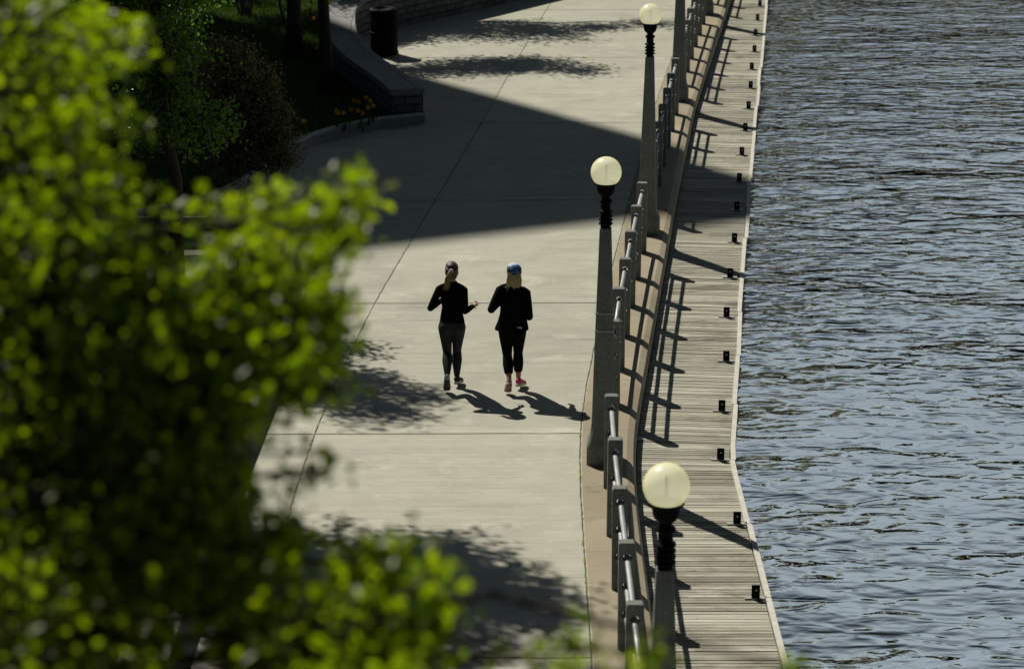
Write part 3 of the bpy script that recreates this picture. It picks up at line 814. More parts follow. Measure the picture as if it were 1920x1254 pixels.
tree('park_tree','tree behind the stone wall that dapples the far path with shade','tree',(-4.2,61.4,.06),
     [(0,0,-.05),(.1,0,1.5),(.2,-.1,3),(.5,-.4,4.6)],.18,
     [((.4,-.9,5.6),(1.4,1.3,.9),1.2),((1.7,-.8,5.9),(1.3,1.3,.8),1.1),((-.8,-.4,5.7),(1.2,1.0,.8),1),((.9,.3,6.6),(1.4,1.0,.7),1),((2.8,.0,6.1),(.8,.6,.4),.5),((3.9,.9,6.6),(.8,.6,.4),.4)],
     .085,11000,M['leaf_tree'],M['bark'],71,clump=.2)
tree('park_tree','unseen tree added at the back of the lawn to shade grass and wall','tree',(-7.0,60.9,.06),  # tree out of view, added to shade the lawn and wall cap
     [(0,0,-.05),(.1,0,1.5),(.2,-.1,3),(.3,-.3,4.6)],.16,
     [((.2,-.5,4.8),(1.7,1.5,1.0),1.2),((1.6,-.7,5.3),(1.4,1.4,.9),1.3),((.5,-1.0,6.0),(1.2,1.3,.8),1.6),((1.2,-1.4,5.4),(1.1,1.1,.7),1.2),((2.3,.6,5.9),(1.0,1.0,.7),.7),((-1.0,-.4,5.4),(1.4,1.3,.9),1),((.3,.1,6.3),(1.5,1.2,.8),1)],
     .10,16000,M['leaf_dark'],M['bark'],75,clump=.2)
for i,(x,y,h,lab) in enumerate([(-6.1,57.6,2.6,'leafless shrub of pale forked stems at the back of the dark lawn'),(-5.1,57.0,2.5,'pair of thin pale stems beside the straight black trunk')]):
    s=thing('pale_stem_shrub',lab,'shrub',(x,y,.07)); r_=random.Random(90+i)
    m=MB()
    for j in range(6 if i==0 else 4):
        a=r_.uniform(0,6.28); q=Vector((math.cos(a)*.25*r_.random(),math.sin(a)*.25,0)); e=Vector((q.x*3.2,q.y*3,h*r_.uniform(.7,1)))
        m.tube(wobble(q,e,r_,5,.05),[.035,.03,.026,.022,.016,.008],6)
        m.tube(wobble(q.lerp(e,.35),e+Vector((r_.uniform(-.6,.6),r_.uniform(-.5,.5),-.1)),r_,4,.05),[.022,.018,.014,.01,.006],5)
    m.build('stems',M['palebark'],s,True)
    rg=np.random.default_rng(95+i)
    leaf_mesh('crown',np.array([0,0,h])+rg.normal(size=(900,3))*np.array([.7,.6,.28]),.06,M['leaf_dark'],97+i,s)

# background bushes that close the dark lawn
for i,(x,y,rx,rz) in enumerate([(-7.6,60.5,1.7,1.3),(-9.6,55,1.8,1.4),(-8.6,48.5,1.3,1.0)]):
    tree('lawn_bush',['dark bush at the back of the lawn behind the pale stems','dark bush at the far left of the lawn','rounded dark bush low on the lawn behind the green tree'][i],'bush',(x,y,.06),
         [(0,0,-.05),(0,0,.3),(.05,0,.6)],.05,[((0,0,rz*.6),(rx,rx*.8,rz*.6),1),((rx*.4,0,rz*.9),(rx*.6,rx*.6,rz*.5),.6),((-rx*.4,.1,rz*.9),(rx*.6,rx*.6,rz*.5),.6)],
         .06,4500,M['leaf_dark'],M['bark'],120+i,clump=.15)

# ------------------------------------------------------------------ foreground tree, its crown close below and left of the bridge
def fg_tree():
    rnd=random.Random(7); rg=np.random.default_rng(7)
    root=thing('foreground_tree','large blurred lime green tree close to the viewer filling the left side','tree',(-3.7,5.9,-.05))
    base=Vector((-3.7,5.9,-.05))
    t=MB()
    tp=[Vector(p) for p in ((0,0,-.1),(.05,.05,2),(.1,.1,4),(.05,.15,5.6),(.1,.2,7.0),(.15,.2,8.6),(.1,.2,10.2))]
    t.tube(tp,[.21,.17,.15,.13,.10,.07,.03],12)
    P=[]
    #        px,  py,  radius, leaves, depth range
    lobes=[(30,60,165,520,4.4,6.6),(50,330,180,640,4.2,6.4),(120,600,220,820,4.2,6.2),(270,590,150,460,4.3,5.8),(110,900,230,800,4.2,6.0),
           (300,760,170,520,4.3,5.7),(140,1150,230,780,4.0,5.8),(390,680,150,430,4.4,5.6),(440,570,110,300,4.4,5.4),(520,500,85,190,4.4,5.2),
           (585,440,70,130,4.4,5.0),(640,400,48,64,4.4,4.9),(672,372,34,34,4.4,4.8),(650,350,24,14,4.4,4.7),(560,600,80,150,4.4,5.2),(610,560,50,60,4.4,5.0),
           (550,700,70,110,4.3,5.2),(615,640,34,30,4.4,4.8),(625,722,26,16,4.4,4.6),(380,860,95,170,4.3,5.3),(330,1040,120,260,4.2,5.3),
           (500,1120,115,260,4.1,5.2),(620,1190,110,240,4.0,5.0),(720,1130,90,170,4.0,4.9),(790,1080,44,50,4.0,4.7),(770,1035,34,32,4.0,4.6),(830,1165,30,24,4.0,4.6),
           (740,1210,90,150,4.0,4.8),(680,1050,48,54,4.1,4.8),(540,1010,62,84,4.2,5.0),(470,980,50,50,4.2,5.0),(595,872,24,8,4.3,4.7),(555,890,22,6,4.3,4.7),(622,845,16,4,4.3,4.6),
           (235,85,44,34,4.5,5.2),(180,60,60,70,4.5,5.4),(205,215,42,34,4.5,5.3),(215,320,36,24,4.5,5.2),(205,400,70,100,4.5,5.4),(300,400,34,16,4.5,5.4),(415,415,44,36,4.5,5.1),(490,385,34,20,4.5,5.0),
           (1075,1195,22,9,3.9,4.3),(1060,1235,34,16,3.9,4.3),(1105,1248,26,10,3.9,4.3),(1230,1215,22,7,3.9,4.3),(1215,1250,26,10,3.9,4.3),(1510,1258,16,5,3.9,4.2),
           (820,1310,90,130,3.9,4.7),(1080,1370,80,90,3.8,4.5),(1300,1400,80,90,3.8,4.4),(1480,1310,40,26,3.8,4.3),(560,1330,160,300,3.9,5.0)]
    for px,py,r,n,d0,d1 in lobes:
        d0*=1.25; d1*=1.25; r*=.90; n=int(n*(3.1 if r>115 else (2.6 if px<520 else 1.75)))
        c=view_point(px,py,(d0+d1)/2)-base
        src=min(tp[3:], key=lambda q:(q-c).length+max(0,q.z-c.z)*1.5)
        rr=.028 if r>100 else .016
        t.tube(wobble(src,c,rnd,5,.05),[rr*1.5,rr*1.2,rr,rr*.8,rr*.55,rr*.25],6)
        k=0
        while k<n:
            # a twig sweeping up and to the right, leaves set along it and bunched at its tip
            a=rg.uniform(0,2*math.pi); q=math.sqrt(rg.random())*r; dp=rg.uniform(d0,d1)
            ang=R(rg.normal(52,28)); L=rg.uniform(.5,1.1)*max(26,min(r,120))
            ex,ey=px+q*math.cos(a),py+q*math.sin(a); bx,by=ex-L*math.cos(ang),ey+L*math.sin(ang)
            e=view_point(ex,ey,dp)-base; b0=view_point(bx,by,dp+rg.uniform(-.08,.08))-base
            t.tube([b0,b0.lerp(e,.5)+Vector((.004,0,-.006)),e],[.0045,.0035,.0015],4)
            if rg.random()<.5: t.tube([c.lerp(b0,.25),c.lerp(b0,.7)+Vector((0,0,-.01)),b0],[.009,.006,.004],4)
            m=int(rg.integers(5,11)) if r>30 else int(rg.integers(3,6))
            f=rg.random(m)**.7
            pts=np.array(b0)[None]*(1-f[:,None])+np.array(e)[None]*f[:,None]+rg.normal(size=(m,3))*.032
            P.append(pts); k+=m
    # the rest of the crown, left of and above the view; last two lobes added to shade the leaves in view
    for c,r,n in (((-.6,.3,8.3),(1.3,1.3,1.0),1500),((-.9,.1,6.6),(1.4,1.3,1.0),1400),((.4,.9,9.6),(.9,1.0,.8),900),((-.3,-.2,9.8),(1.0,1.0,.8),800),((.2,1.8,8.2),(.8,.7,.9),900),((.5,.9,6.3),(1.1,1.0,.7),900),((1.35,1.6,9.3),(.80,.95,.7),3300),((1.3,1.2,8.1),(.75,.9,.8),1300)):
        m=n//8
        for _ in range(m):
            v=rg.normal(size=3); v/=np.linalg.norm(v); v*=np.array(r)*rg.random()**.45
            P.append(np.array(c)+v+rg.normal(size=(8,3))*.09)
        for _ in range(14):
            e=Vector(c)+Vector([rnd.uniform(-1,1)*q for q in r]); src=min(tp[3:],key=lambda q:(q-e).length+max(0,q.z-e.z))
            t.tube(wobble(src,e,rnd,4,.05),[.03,.022,.016,.01,.004],5)
    t.build('trunk',M['bark'],root,True)
    leaf_mesh('crown',np.concatenate(P),.034,M['leaf_fg'],77,root,.35)
fg_tree()

# ------------------------------------------------------------------ tulips
def tulip_proto(mat):
    root=thing('tulip','small orange tulip on the dark lawn','tulip',(0,0,0),0,'orange and yellow tulips on the far lawn')
    s=MB(); s.tube([(0,0,0),(.01,0,.15),(.0,.01,.29)],[.006,.005,.004],6)
    for a in (0.4,2.5,4.4):
        d=Vector((math.cos(a),math.sin(a),0)); q=Vector((-d.y,d.x,0))*.018
        s.add([d*.005-q*.4,d*.005+q*.4,d*.05+q+Vector((0,0,.12)),d*.09+Vector((0,0,.22)),d*.05-q+Vector((0,0,.12))],[(0,1,2,3,4)])
    s.build('stem',M['stem'],root)
    f=MB()
    for k in range(6):
        a=k*math.pi/3; d=Vector((math.cos(a),math.sin(a),0)); q=Vector((-d.y,d.x,0)); z=.285; w=.022
        f.add([d*.004+Vector((0,0,z)),d*.030+q*w+Vector((0,0,z+.028)),d*.026+q*w*.7+Vector((0,0,z+.062)),d*.020+Vector((0,0,z+.085)),d*.026-q*w*.7+Vector((0,0,z+.062)),d*.030-q*w+Vector((0,0,z+.028))],[(0,1,2,3),(0,3,4,5)])
    f.build('flower',mat,root)
    return root
def ground_pt(px,py,h):
    w=py-627+1400.2; Hh=CAM_H-h; Z=F_PX*Hh/math.cos(PITCH)/w; D=(Z-Hh*math.sin(PITCH))/math.cos(PITCH)
    return ((px-960)*Z/F_PX, D)
tA=tulip_proto(M['tulip']); tB=tulip_proto(M['tulip2'])
spots=[(663,190,0),(672,192,0),(686,185,1),(694,191,1),(690,203,1),(700,200,1),(658,207,0),(671,209,0),(680,214,0),(631,210,1),(644,213,1),(634,213,1),(570,229,1),(581,20,0),(583,5,0),(573,22,1),(594,92,1),(603,93,1),(621,66,0),(588,36,1)]
used={0:False,1:False}
for i,(px,py,kd) in enumerate(spots):
    src=(tA,tB)[kd]
    o=src if not used[kd] else copy_tree(src); used[kd]=True
    X,Y=ground_pt(px,py,.42); o.location=(X,Y,.07); o.rotation_euler=(0,0,i*1.3); o.scale=(1.25,1.25,1.1)
    where='beside the end of the stone wall' if py>150 and px>620 else ('alone near the kerb' if py>215 else 'at the back of the dark lawn near the trunks')
    o['label']=('orange' if kd==0 else 'yellow')+' tulip '+where
    o['group']=('orange' if kd==0 else 'yellow')+' tulips '+where
nearspots=[(320,437,0),(370,856,0),(362,838,0),(303,826,0),(366,866,0),(381,832,0)]
for i,(px,py,kd) in enumerate(nearspots):
    o=copy_tree(tA); X,Y=ground_pt(px,py,.65); o.location=(X,Y,.19); o.rotation_euler=(0,0,i); o.scale=(1.2,1.2,1.1)
    o['label']='orange tulip in the near planting bed, glimpsed between blurred leaves'; o['group']='orange tulips in the near planting bed'

# ------------------------------------------------------------------ litter bins and bench
def make_bin(label, loc):
    root=thing('litter_bin',label,'litter bin',loc)
    b=MB(); n=30; r=.295
    b.lathe([(.24,.05),(.255,.06),(.262,.9),(.25,.905)],n=28); b.build('liner',M['bracket'],root,True)
    s=MB()
    for k in range(n):
        a=2*math.pi*k/n; c,s_=math.cos(a),math.sin(a)
        s.box((c*(r-.01),s_*(r-.01),.475),(.010,.036,.85),a)
    s.build('slats',M['black'],root)
    h=MB(); h.lathe([(.27,.03),(.305,.03),(.31,.045),(.305,.07),(.27,.07)],n=32); h.build('hoop',M['black'],root,True)
    for z in (.49,.90):
        h=MB(); h.lathe([(.270,z-.012),(.297,z-.014),(.303,z),(.297,z+.014),(.270,z+.012)],n=32); h.build('hoop',M['black'],root,True)
    l=MB(); l.lathe([(.20,.93),(.30,.925),(.315,.945),(.312,.965),(.29,.985),(.22,1.0),(.20,.995),(.198,.96)],n=32); l.build('rim_lid',M['black'],root,True)
    for k in range(3):
        f=MB(); a=k*2.094+.5; f.box((math.cos(a)*.25,math.sin(a)*.25,.016),(.05,.05,.034),a); f.build('foot',M['black'],root)
    return root
make_bin('black slatted litter bin standing against the curved stone wall',(-2.73,53.35,0))
make_bin('black round litter bin half hidden by blurred leaves, only its shiny rim showing',(-3.22,33.9,0))
bn=thing('park_bench','pale slatted bench under the slender green tree, mostly behind leaves','bench',(-4.85,34.95,0))
s=MB()
for k in range(6): s.box((0,-.2+k*.085,.45),(1.6,.06,.035))
bevel(s.build('seat',M['benchwood'],bn),.006,1)
s=MB()
for k in range(4): s.box((0,.30+k*.02,.56+k*.095),(1.6,.03,.07))
bevel(s.build('backrest',M['benchwood'],bn),.006,1)
for sx in (-.68,.68):
    s=MB(); s.box((sx,-.18,.215),(.05,.05,.43)); s.box((sx,.27,.215),(.05,.05,.43)); s.box((sx,.04,.41),(.05,.42,.04)); s.box((sx,.325,.66),(.05,.03,.46)); bevel(s.build('leg_frame',M['bracket'],bn),.005,1)

# ------------------------------------------------------------------ runners
def remesh(o, vox=.008, it=2):
    m=o.modifiers.new('remesh','REMESH'); m.mode='VOXEL'; m.voxel_size=vox; m.use_smooth_shade=True
    if it:
        s=o.modifiers.new('smooth','SMOOTH'); s.factor=.5; s.iterations=it
    return o
def ering(c, rx, ry, n=20, tilt=0.0, sq=1.0, yaw=0.0):
    out=[]
    for j in range(n):
        a=2*math.pi*j/n; x=rx*math.copysign(abs(math.cos(a))**sq,math.cos(a)); y=ry*math.copysign(abs(math.sin(a))**sq,math.sin(a))
        x,y=x*math.cos(yaw)-y*math.sin(yaw), x*math.sin(yaw)+y*math.cos(yaw)
        out.append((c[0]+x,c[1]+y,c[2]+tilt*y))
    return out
def limb(mb, pts, rad, n=14, flat=None): mb.tube(pts,rad,n,flat,True)
def hand(mb, wrist, fwd, palm_n, side):
    """palm with five bent fingers: fwd = direction of the forearm, palm_n = direction the palm faces, side = +1/-1 where the thumb leaves"""
    f=Vector(fwd).normalized(); p=Vector(palm_n); p=(p-f*p.dot(f)).normalized(); s=f.cross(p)*side; w=Vector(wrist)
    mb.tube([w,w+f*.03,w+f*.062,w+f*.085],[.024,.030,.034,.030],12,.55,True)
    for i,(o,L) in enumerate(((.026,.066),(.009,.074),(-.009,.069),(-.026,.054))):
        a=w+f*.08+s*o
        q=[a, a+f*L*.38+p*.006, a+f*L*.62+p*L*.30, a+f*L*.58+p*L*.66]
        mb.tube(q,[.0085,.008,.0075,.006],8,None,True)
    a=w+f*.03+s*.028
    mb.tube([a,a+f*.022+s*.022+p*.010,a+f*.045+s*.020+p*.026],[.011,.010,.008],8,None,True)
def shoe(root, heel, toe, up, mu, ms, width=.088, lace=None):
    h=Vector(heel);t=Vector(toe);y=(t-h); L=y.length; y.normalize(); u=Vector(up); u=(u-y*u.dot(y)).normalized(); x=y.cross(u)
    def W(a,b,c): return h+x*a+y*b*L+u*c
    def ring(yy,hw,z0,z1,rk=.0):
        pts=[]
        for j in range(14):
            a=2*math.pi*j/14; cx=math.copysign(abs(math.cos(a))**.75,math.cos(a)); sz=math.copysign(abs(math.sin(a))**.8,math.sin(a))
            pts.append(W(hw*cx,yy,(z0+z1)/2+(z1-z0)/2*sz))
        return pts
    k=width/.088
    U=MB(); U.loft([ring(.01,.018*k,.035,.070),ring(.04,.030*k,.024,.090),ring(.14,.034*k,.022,.100),ring(.30,.035*k,.022,.092),ring(.48,.038*k,.022,.078),ring(.68,.043*k,.022,.060),ring(.86,.038*k,.022,.048),ring(.96,.025*k,.022,.040),ring(1.0,.010*k,.026,.034)])
    s=U.build('shoe',mu,root,True); 
    S=MB(); S.loft([ring(-.02,.014*k,.012,.034),ring(.02,.032*k,.002,.036),ring(.14,.038*k,.0,.036),ring(.32,.036*k,.003,.034),ring(.50,.038*k,.003,.031),ring(.70,.047*k,.0,.028),ring(.88,.041*k,.004,.026),ring(.97,.028*k,.012,.028),ring(1.015,.010*k,.018,.028)])
    so=S.build('midsole',M['sole_white'],s,True)
    T=MB(); T.loft([ring(.0,.020*k,-.004,.006),ring(.05,.033*k,-.006,.005),ring(.16,.036*k,-.006,.004),ring(.34,.031*k,-.004,.006),ring(.50,.034*k,-.004,.006),ring(.70,.045*k,-.006,.004),ring(.88,.039*k,-.003,.007),ring(.97,.024*k,.004,.012)])
    T.build('outsole',ms,s,True)
    return s

def head(mb, c, yaw=0.0, s=1.0):
    c=Vector(c)
    prof=[(-.115,.034,.040,.030),(-.100,.046,.056,.022),(-.075,.058,.070,.012),(-.045,.066,.082,.004),(-.01,.071,.090,.0),(.03,.074,.095,-.004),(.065,.071,.091,-.006),(.09,.058,.076,-.006),(.108,.036,.048,-.006),(.116,.012,.016,-.006)]
    mb.loft([ering((c.x,c.y+yo*s,c.z+z*s),rx*s,ry*s,18) for z,rx,ry,yo in prof])
    mb.ellipsoid(c+Vector((0,.096,-.022))*s,(.014*s,.018*s,.022*s),10,6)          # nose
    mb.ellipsoid(c+Vector((0,.084,-.062))*s,(.022*s,.010*s,.009*s),10,6)          # lips
    for sx in (-1,1): mb.ellipsoid(c+Vector((sx*.075,-.004,-.018))*s,(.010*s,.020*s,.030*s),10,6)

def face_parts(root,c):
    for sx in (-1,1):
        e=MB(); e.ellipsoid(Vector(c)+Vector((sx*.029,.080,.004)),(.012,.010,.009),10,6); e.build('eye',M['eye'],root,True)

# ---- left runner
def runner_left(loc):
    S=lambda *p: Vector(p)
    hip=[S(-.085,0,.83),S(.085,0,.83)]; knee=[S(-.062,.10,.455),S(.055,.19,.455)]; ank=[S(-.058,-.19,.225),S(.055,.11,.115)]
    sh=[S(-.150,.045,1.285),S(.150,.045,1.275)]; el=[S(-.262,-.085,1.075),S(.165,-.12,1.045)]; wr=[S(-.115,.10,1.135),S(.258,.05,1.062)]
    hc=S(.0,.085,1.497)
    b=MB()
    head(b,hc)
    b.tube([S(0,.04,1.33),S(0,.055,1.39),S(0,.07,1.44)],[.052,.046,.047],14,None,True)
    b.loft([ering((0,.0,.78),.11,.085),ering((0,-.01,.86),.138,.100),ering((0,.0,.95),.125,.085),ering((0,.01,1.06),.108,.076),ering((0,.025,1.18),.120,.088),ering((0,.035,1.28),.125,.080),ering((0,.04,1.335),.085,.058)])
    for i in (0,1):
        limb(b,[hip[i],hip[i].lerp(knee[i],.5),knee[i]],[.072,.060,.045]); limb(b,[knee[i],knee[i].lerp(ank[i],.33),knee[i].lerp(ank[i],.7),ank[i]],[.043,.046,.032,.026])
        limb(b,[sh[i],sh[i].lerp(el[i],.5),el[i]],[.042,.036,.029]); limb(b,[el[i],el[i].lerp(wr[i],.35),wr[i]],[.028,.029,.019])
        hand(b,wr[i]+(wr[i]-el[i]).normalized()*.008,wr[i]-el[i],(.7 if i==0 else -.7,-.1,-.5) if i==0 else (-.6,.3,-.1),1 if i==0 else -1)
    # feet
    limb(b,[ank[0],S(-.06,-.17,.16),S(-.063,-.12,.06)],[.026,.028,.028]); limb(b,[ank[1],S(.065,.14,.07),S(.085,.23,.045)],[.026,.030,.026])
    body=remesh(b.build('person',M['skin'],None,True),.006,2)
    tag(body,'runner with ponytail in black long sleeve top and charcoal leggings, seen from behind','person','two runners on the path')
    body.location=loc
    J=MB()
    J.loft([ering((.003,-.008,.855),.158,.112),ering((.003,-.010,.90),.153,.108),ering((.0,.0,.97),.140,.098),ering((.0,.01,1.06),.122,.090),ering((0,.025,1.17),.137,.102),ering((0,.035,1.25),.150,.096),ering((0,.04,1.30),.125,.078),ering((0,.045,1.345),.080,.062),ering((0,.052,1.385),.060,.055)])
    for i in (0,1):
        limb(J,[S(sh[i].x*.45,.045,1.325),S(sh[i].x*.8,.045,sh[i].z+.012),sh[i],sh[i].lerp(el[i],.5),el[i]],[.042,.050,.050,.047,.040]); limb(J,[el[i],el[i].lerp(wr[i],.35),el[i].lerp(wr[i],.93)],[.040,.040,.030])
    # cloth creases
    J.tube([S(-.12,-.105,.93),S(0,-.115,.945),S(.13,-.10,.93)],[.008,.012,.008],6); J.tube([S(-.10,-.08,1.05),S(.02,-.088,1.03),S(.11,-.075,1.06)],[.008,.011,.008],6)
    remesh(J.build('jacket',M['jacket'],body,True),.007,2)
    Lg=MB()
    Lg.loft([ering((0,0,.75),.118,.095),ering((0,-.010,.80),.156,.112),ering((0,-.012,.86),.160,.116),ering((0,-.005,.93),.142,.102),ering((0,0,.97),.132,.094)])
    for sx in (-.075,.075): Lg.ellipsoid(S(sx,-.055,.815),(.080,.078,.085))
    for i in (0,1):
        limb(Lg,[hip[i]+S(0,0,-.02),hip[i].lerp(knee[i],.3),hip[i].lerp(knee[i],.6),knee[i]],[.088,.083,.070,.055]); limb(Lg,[knee[i],knee[i].lerp(ank[i],.18),knee[i].lerp(ank[i],.36),knee[i].lerp(ank[i],.65),knee[i].lerp(ank[i],.93)],[.055,.061,.065,.050,.034])
    remesh(Lg.build('leggings',M['legging'],body,True),.007,2)
    for i in (0,1):
        k=MB(); d=(ank[i]-knee[i]).normalized(); k.tube([ank[i]-d*.035,ank[i]+d*.03],[.031,.033],12); k.build('sock',M['sock'],body,True)
    shoe(body,(-.060,-.235,.195),(-.066,-.115,.012),(0,-.35,.9) if False else (0,.85,.5),M['shoe_dark'],M['sole_dark'],.092)
    s=shoe(body,(.045,.045,.055),(.105,.275,.022),(0,.1,1),M['shoe_dark'],M['sole_dark'],.092)
    hr=MB()
    # scalp hair pulled back
    hr.loft([ering((0,.070+yo,hc.z+z),rx,ry,18) for z,rx,ry,yo in ((-.085,.050,.045,-.035),(-.06,.066,.066,-.022),(-.02,.078,.086,-.010),(.03,.083,.101,.006),(.07,.080,.099,.010),(.098,.066,.084,.010),(.118,.042,.054,.010),(.127,.014,.018,.010))])
    for k in range(7):
        a=-1.2+2.4*k/6; x=math.sin(a)*.075; hr.tube([S(x*.8,.12,hc.z+.105-abs(x)*.35),S(x*1.03,.03,hc.z+.105-abs(x)*.6),S(x*.75,-.015,hc.z+.055-abs(x)*.2),S(x*.1,-.025,hc.z+.03)],[.011,.012,.011,.008],6)
    h=remesh(hr.build('hair',M['hair_brown'],body,True),.005,1)
    pt=MB(); pt.tube([S(-.0,-.015,hc.z+.035),S(-.02,-.052,hc.z+.02),S(-.045,-.058,hc.z-.06),S(-.062,-.052,hc.z-.13),S(-.072,-.050,hc.z-.19)],[.020,.026,.029,.024,.008],10,.8,True)
    for k in range(5): pt.tube([S(-.01,-.03,hc.z+.03),S(-.035+.018*(k-2),-.075,hc.z-.04),S(-.06+.014*(k-2),-.07,hc.z-.15),S(-.075+.016*(k-2),-.06,hc.z-.20-.01*(k%2))],[.006,.008,.007,.003],5)
    pt.build('ponytail',M['hair_pony'],h,True)
    tie=MB(); tie.tube([S(.004,-.012,hc.z+.040),S(-.010,-.040,hc.z+.032)],[.025,.026],10); tie.build('hair_tie',M['sole_white'],h,True)
    face_parts(body,hc)
    return body
def runner_right(loc):
    S=lambda *p: Vector(p)
    hip=[S(-.085,0,.82),S(.085,0,.82)]; knee=[S(-.062,.08,.44),S(.070,.16,.45)]; ank=[S(-.038,-.17,.185),S(.075,.08,.130)]
    sh=[S(-.150,.045,1.295),S(.170,.045,1.262)]; el=[S(-.258,-.07,1.075),S(.205,-.08,.985)]; wr=[S(-.125,.12,1.15),S(.175,.15,1.045)]
    hc=S(.022,.085,1.487)
    b=MB(); head(b,hc)
    b.tube([S(.01,.04,1.32),S(.015,.055,1.38),S(.02,.07,1.43)],[.054,.048,.048],14,None,True)
    b.loft([ering((0,.0,.78),.11,.085),ering((0,-.01,.86),.135,.100),ering((0,.0,.95),.125,.085),ering((0,.01,1.06),.112,.080),ering((0,.025,1.18),.122,.088),ering((0.005,.035,1.28),.125,.080),ering((0.01,.04,1.33),.085,.058)])
    for i in (0,1):
        limb(b,[hip[i],hip[i].lerp(knee[i],.5),knee[i]],[.072,.060,.045]); limb(b,[knee[i],knee[i].lerp(ank[i],.33),knee[i].lerp(ank[i],.7),ank[i]],[.043,.050,.037,.028])
        limb(b,[sh[i],sh[i].lerp(el[i],.5),el[i]],[.042,.036,.029]); limb(b,[el[i],el[i].lerp(wr[i],.35),wr[i]],[.028,.029,.019])
        hand(b,wr[i]+(wr[i]-el[i]).normalized()*.008,wr[i]-el[i],(1,0,-.2) if i==0 else (-1,0,-.2),1 if i==0 else -1)
    limb(b,[ank[0],S(-.045,-.155,.125),S(-.058,-.11,.055)],[.028,.030,.028]); limb(b,[ank[1],S(.09,.12,.08),S(.125,.20,.05)],[.028,.030,.026])
    body=remesh(b.build('person',M['skin'],None,True),.006,2)
    tag(body,'runner in blue cap and pink shoes with blonde hair, seen from behind','person','two runners on the path')
    body.location=loc
    J=MB()
    J.loft([ering((-.010,-.012,.800),.212,.132),ering((-.008,-.012,.83),.208,.132),ering((.0,-.008,.90),.186,.124),ering((.004,.0,1.00),.160,.114),ering((.004,.01,1.10),.152,.108),ering((.004,.025,1.20),.158,.110),ering((.006,.035,1.25),.160,.100),ering((.008,.04,1.30),.128,.080),ering((.012,.045,1.345),.084,.066),ering((.016,.052,1.385),.064,.058)])
    for i in (0,1):
        limb(J,[S(.01+sh[i].x*.45,.045,sh[i].z+.042),S(sh[i].x*.8,.045,sh[i].z+.014),sh[i],sh[i].lerp(el[i],.5),el[i]],[.044,.054,.056,.055,.050]); limb(J,[el[i],el[i].lerp(wr[i],.35),el[i].lerp(wr[i],.95)],[.046,.045,.033])
    J.tube([S(-.14,-.11,.93),S(0,-.128,.95),S(.15,-.10,.92)],[.008,.013,.008],6); J.tube([S(-.10,-.09,1.08),S(.04,-.105,1.05),S(.14,-.09,1.09)],[.008,.012,.008],6); J.tube([S(-.17,-.085,.83),S(-.15,-.10,.92),S(-.11,-.10,1.02)],[.008,.012,.007],6)
    jk=remesh(J.build('jacket',M['jacket2'],body,True),.007,2)
    tg=MB(); tg.box((.085,-.122,.845),(.062,.006,.042),.26); tg.build('reflective_tag',M['reflect'],jk)
    Lg=MB()
    Lg.loft([ering((0,0,.74),.118,.095),ering((0,-.010,.79),.160,.114),ering((0,-.012,.86),.160,.116),ering((0,-.005,.93),.142,.102),ering((0,0,.97),.132,.094)])
    for sx in (-.075,.075): Lg.ellipsoid(S(sx,-.055,.80),(.080,.078,.085))
    for i in (0,1):
        limb(Lg,[hip[i]+S(0,0,-.02),hip[i].lerp(knee[i],.3),hip[i].lerp(knee[i],.6),knee[i]],[.092,.088,.075,.058]); e=.62 if i==0 else .60
        limb(Lg,[knee[i],knee[i].lerp(ank[i],.18),knee[i].lerp(ank[i],.36),knee[i].lerp(ank[i],e)],[.058,.064,.067,.057])
    remesh(Lg.build('leggings',M['legging2'],body,True),.007,2)
    shoe(body,(-.036,-.215,.155),(-.062,-.105,.012),(0,.8,.6),M['shoe_pink'],M['sole_tan'],.092)
    shoe(body,(.062,.02,.058),(.150,.235,.022),(0,.1,1),M['shoe_pink'],M['sole_tan'],.092)
    # hair falling from under the cap
    hr=MB()
    hr.loft([ering((hc.x,.075+yo,hc.z+z),rx,ry,18) for z,rx,ry,yo in ((-.150,.040,.020,-.062),(-.125,.066,.034,-.052),(-.07,.084,.066,-.022),(-.02,.087,.088,-.006),(.02,.082,.096,.004),(.06,.070,.085,.004))])
    rh=random.Random(2)
    for k in range(15):
        x=-.085+.17*k/14; e=rh.uniform(-.025,.03)+.9*abs(x)*.5-(0.045 if k<3 else 0)
        hr.tube([S(hc.x+x*.8,-.015,hc.z+.03),S(hc.x+x,-.03,hc.z-.05),S(hc.x+x*1.02-.004,-.032,hc.z-.12),S(hc.x+x*1.05-(.035 if k<4 else .0),-.035,hc.z-.17+e)],[.010,.011,.008,.003],6,None,True)
    h=remesh(hr.build('hair',M['hair_blonde'],body,True),.0048,1)
    # cap: dome, white front panel, dark band and visor on the far side
    cp=MB(); cp.loft([ering((hc.x,.078,hc.z+z),rx,ry,20) for z,rx,ry in ((.022,.090,.106),(.05,.090,.106),(.08,.084,.099),(.105,.068,.080),(.122,.044,.052),(.130,.014,.016))])
    c=cp.build('cap',M['cap_blue'],body,True)
    top=MB(); top.loft([ering((hc.x-.004,.078+.012,hc.z+z),rx,ry,20) for z,rx,ry in ((.098,.0775,.093),(.108,.0695,.083),(.126,.045,.053),(.1335,.015,.017))]); top.build('crown_panel',M['cap_white'],c,True)
    sd=MB()
    for sx in (-1,1):
        pts=[]
        sd.ellipsoid(S(hc.x+sx*.052,.075,hc.z+.062),(.040,.085,.036),12,7)
    sd.build('side_panel',M['cap_dark'],c,True)
    bd=MB(); bd.loft([ering((hc.x,.078,hc.z+z),rx,ry,20) for z,rx,ry in ((.012,.0905,.107),(.014,.0925,.109),(.028,.0925,.109),(.030,.090,.106))]); bd.build('band',M['cap_dark'],c,True)
    for dx in (-.010,.010):
        mk=MB(); mk.box((hc.x+.004+dx,-.0275,hc.z+.055),(.006,.006,.024)); mk.build('mark',M['cap_dark'],c)
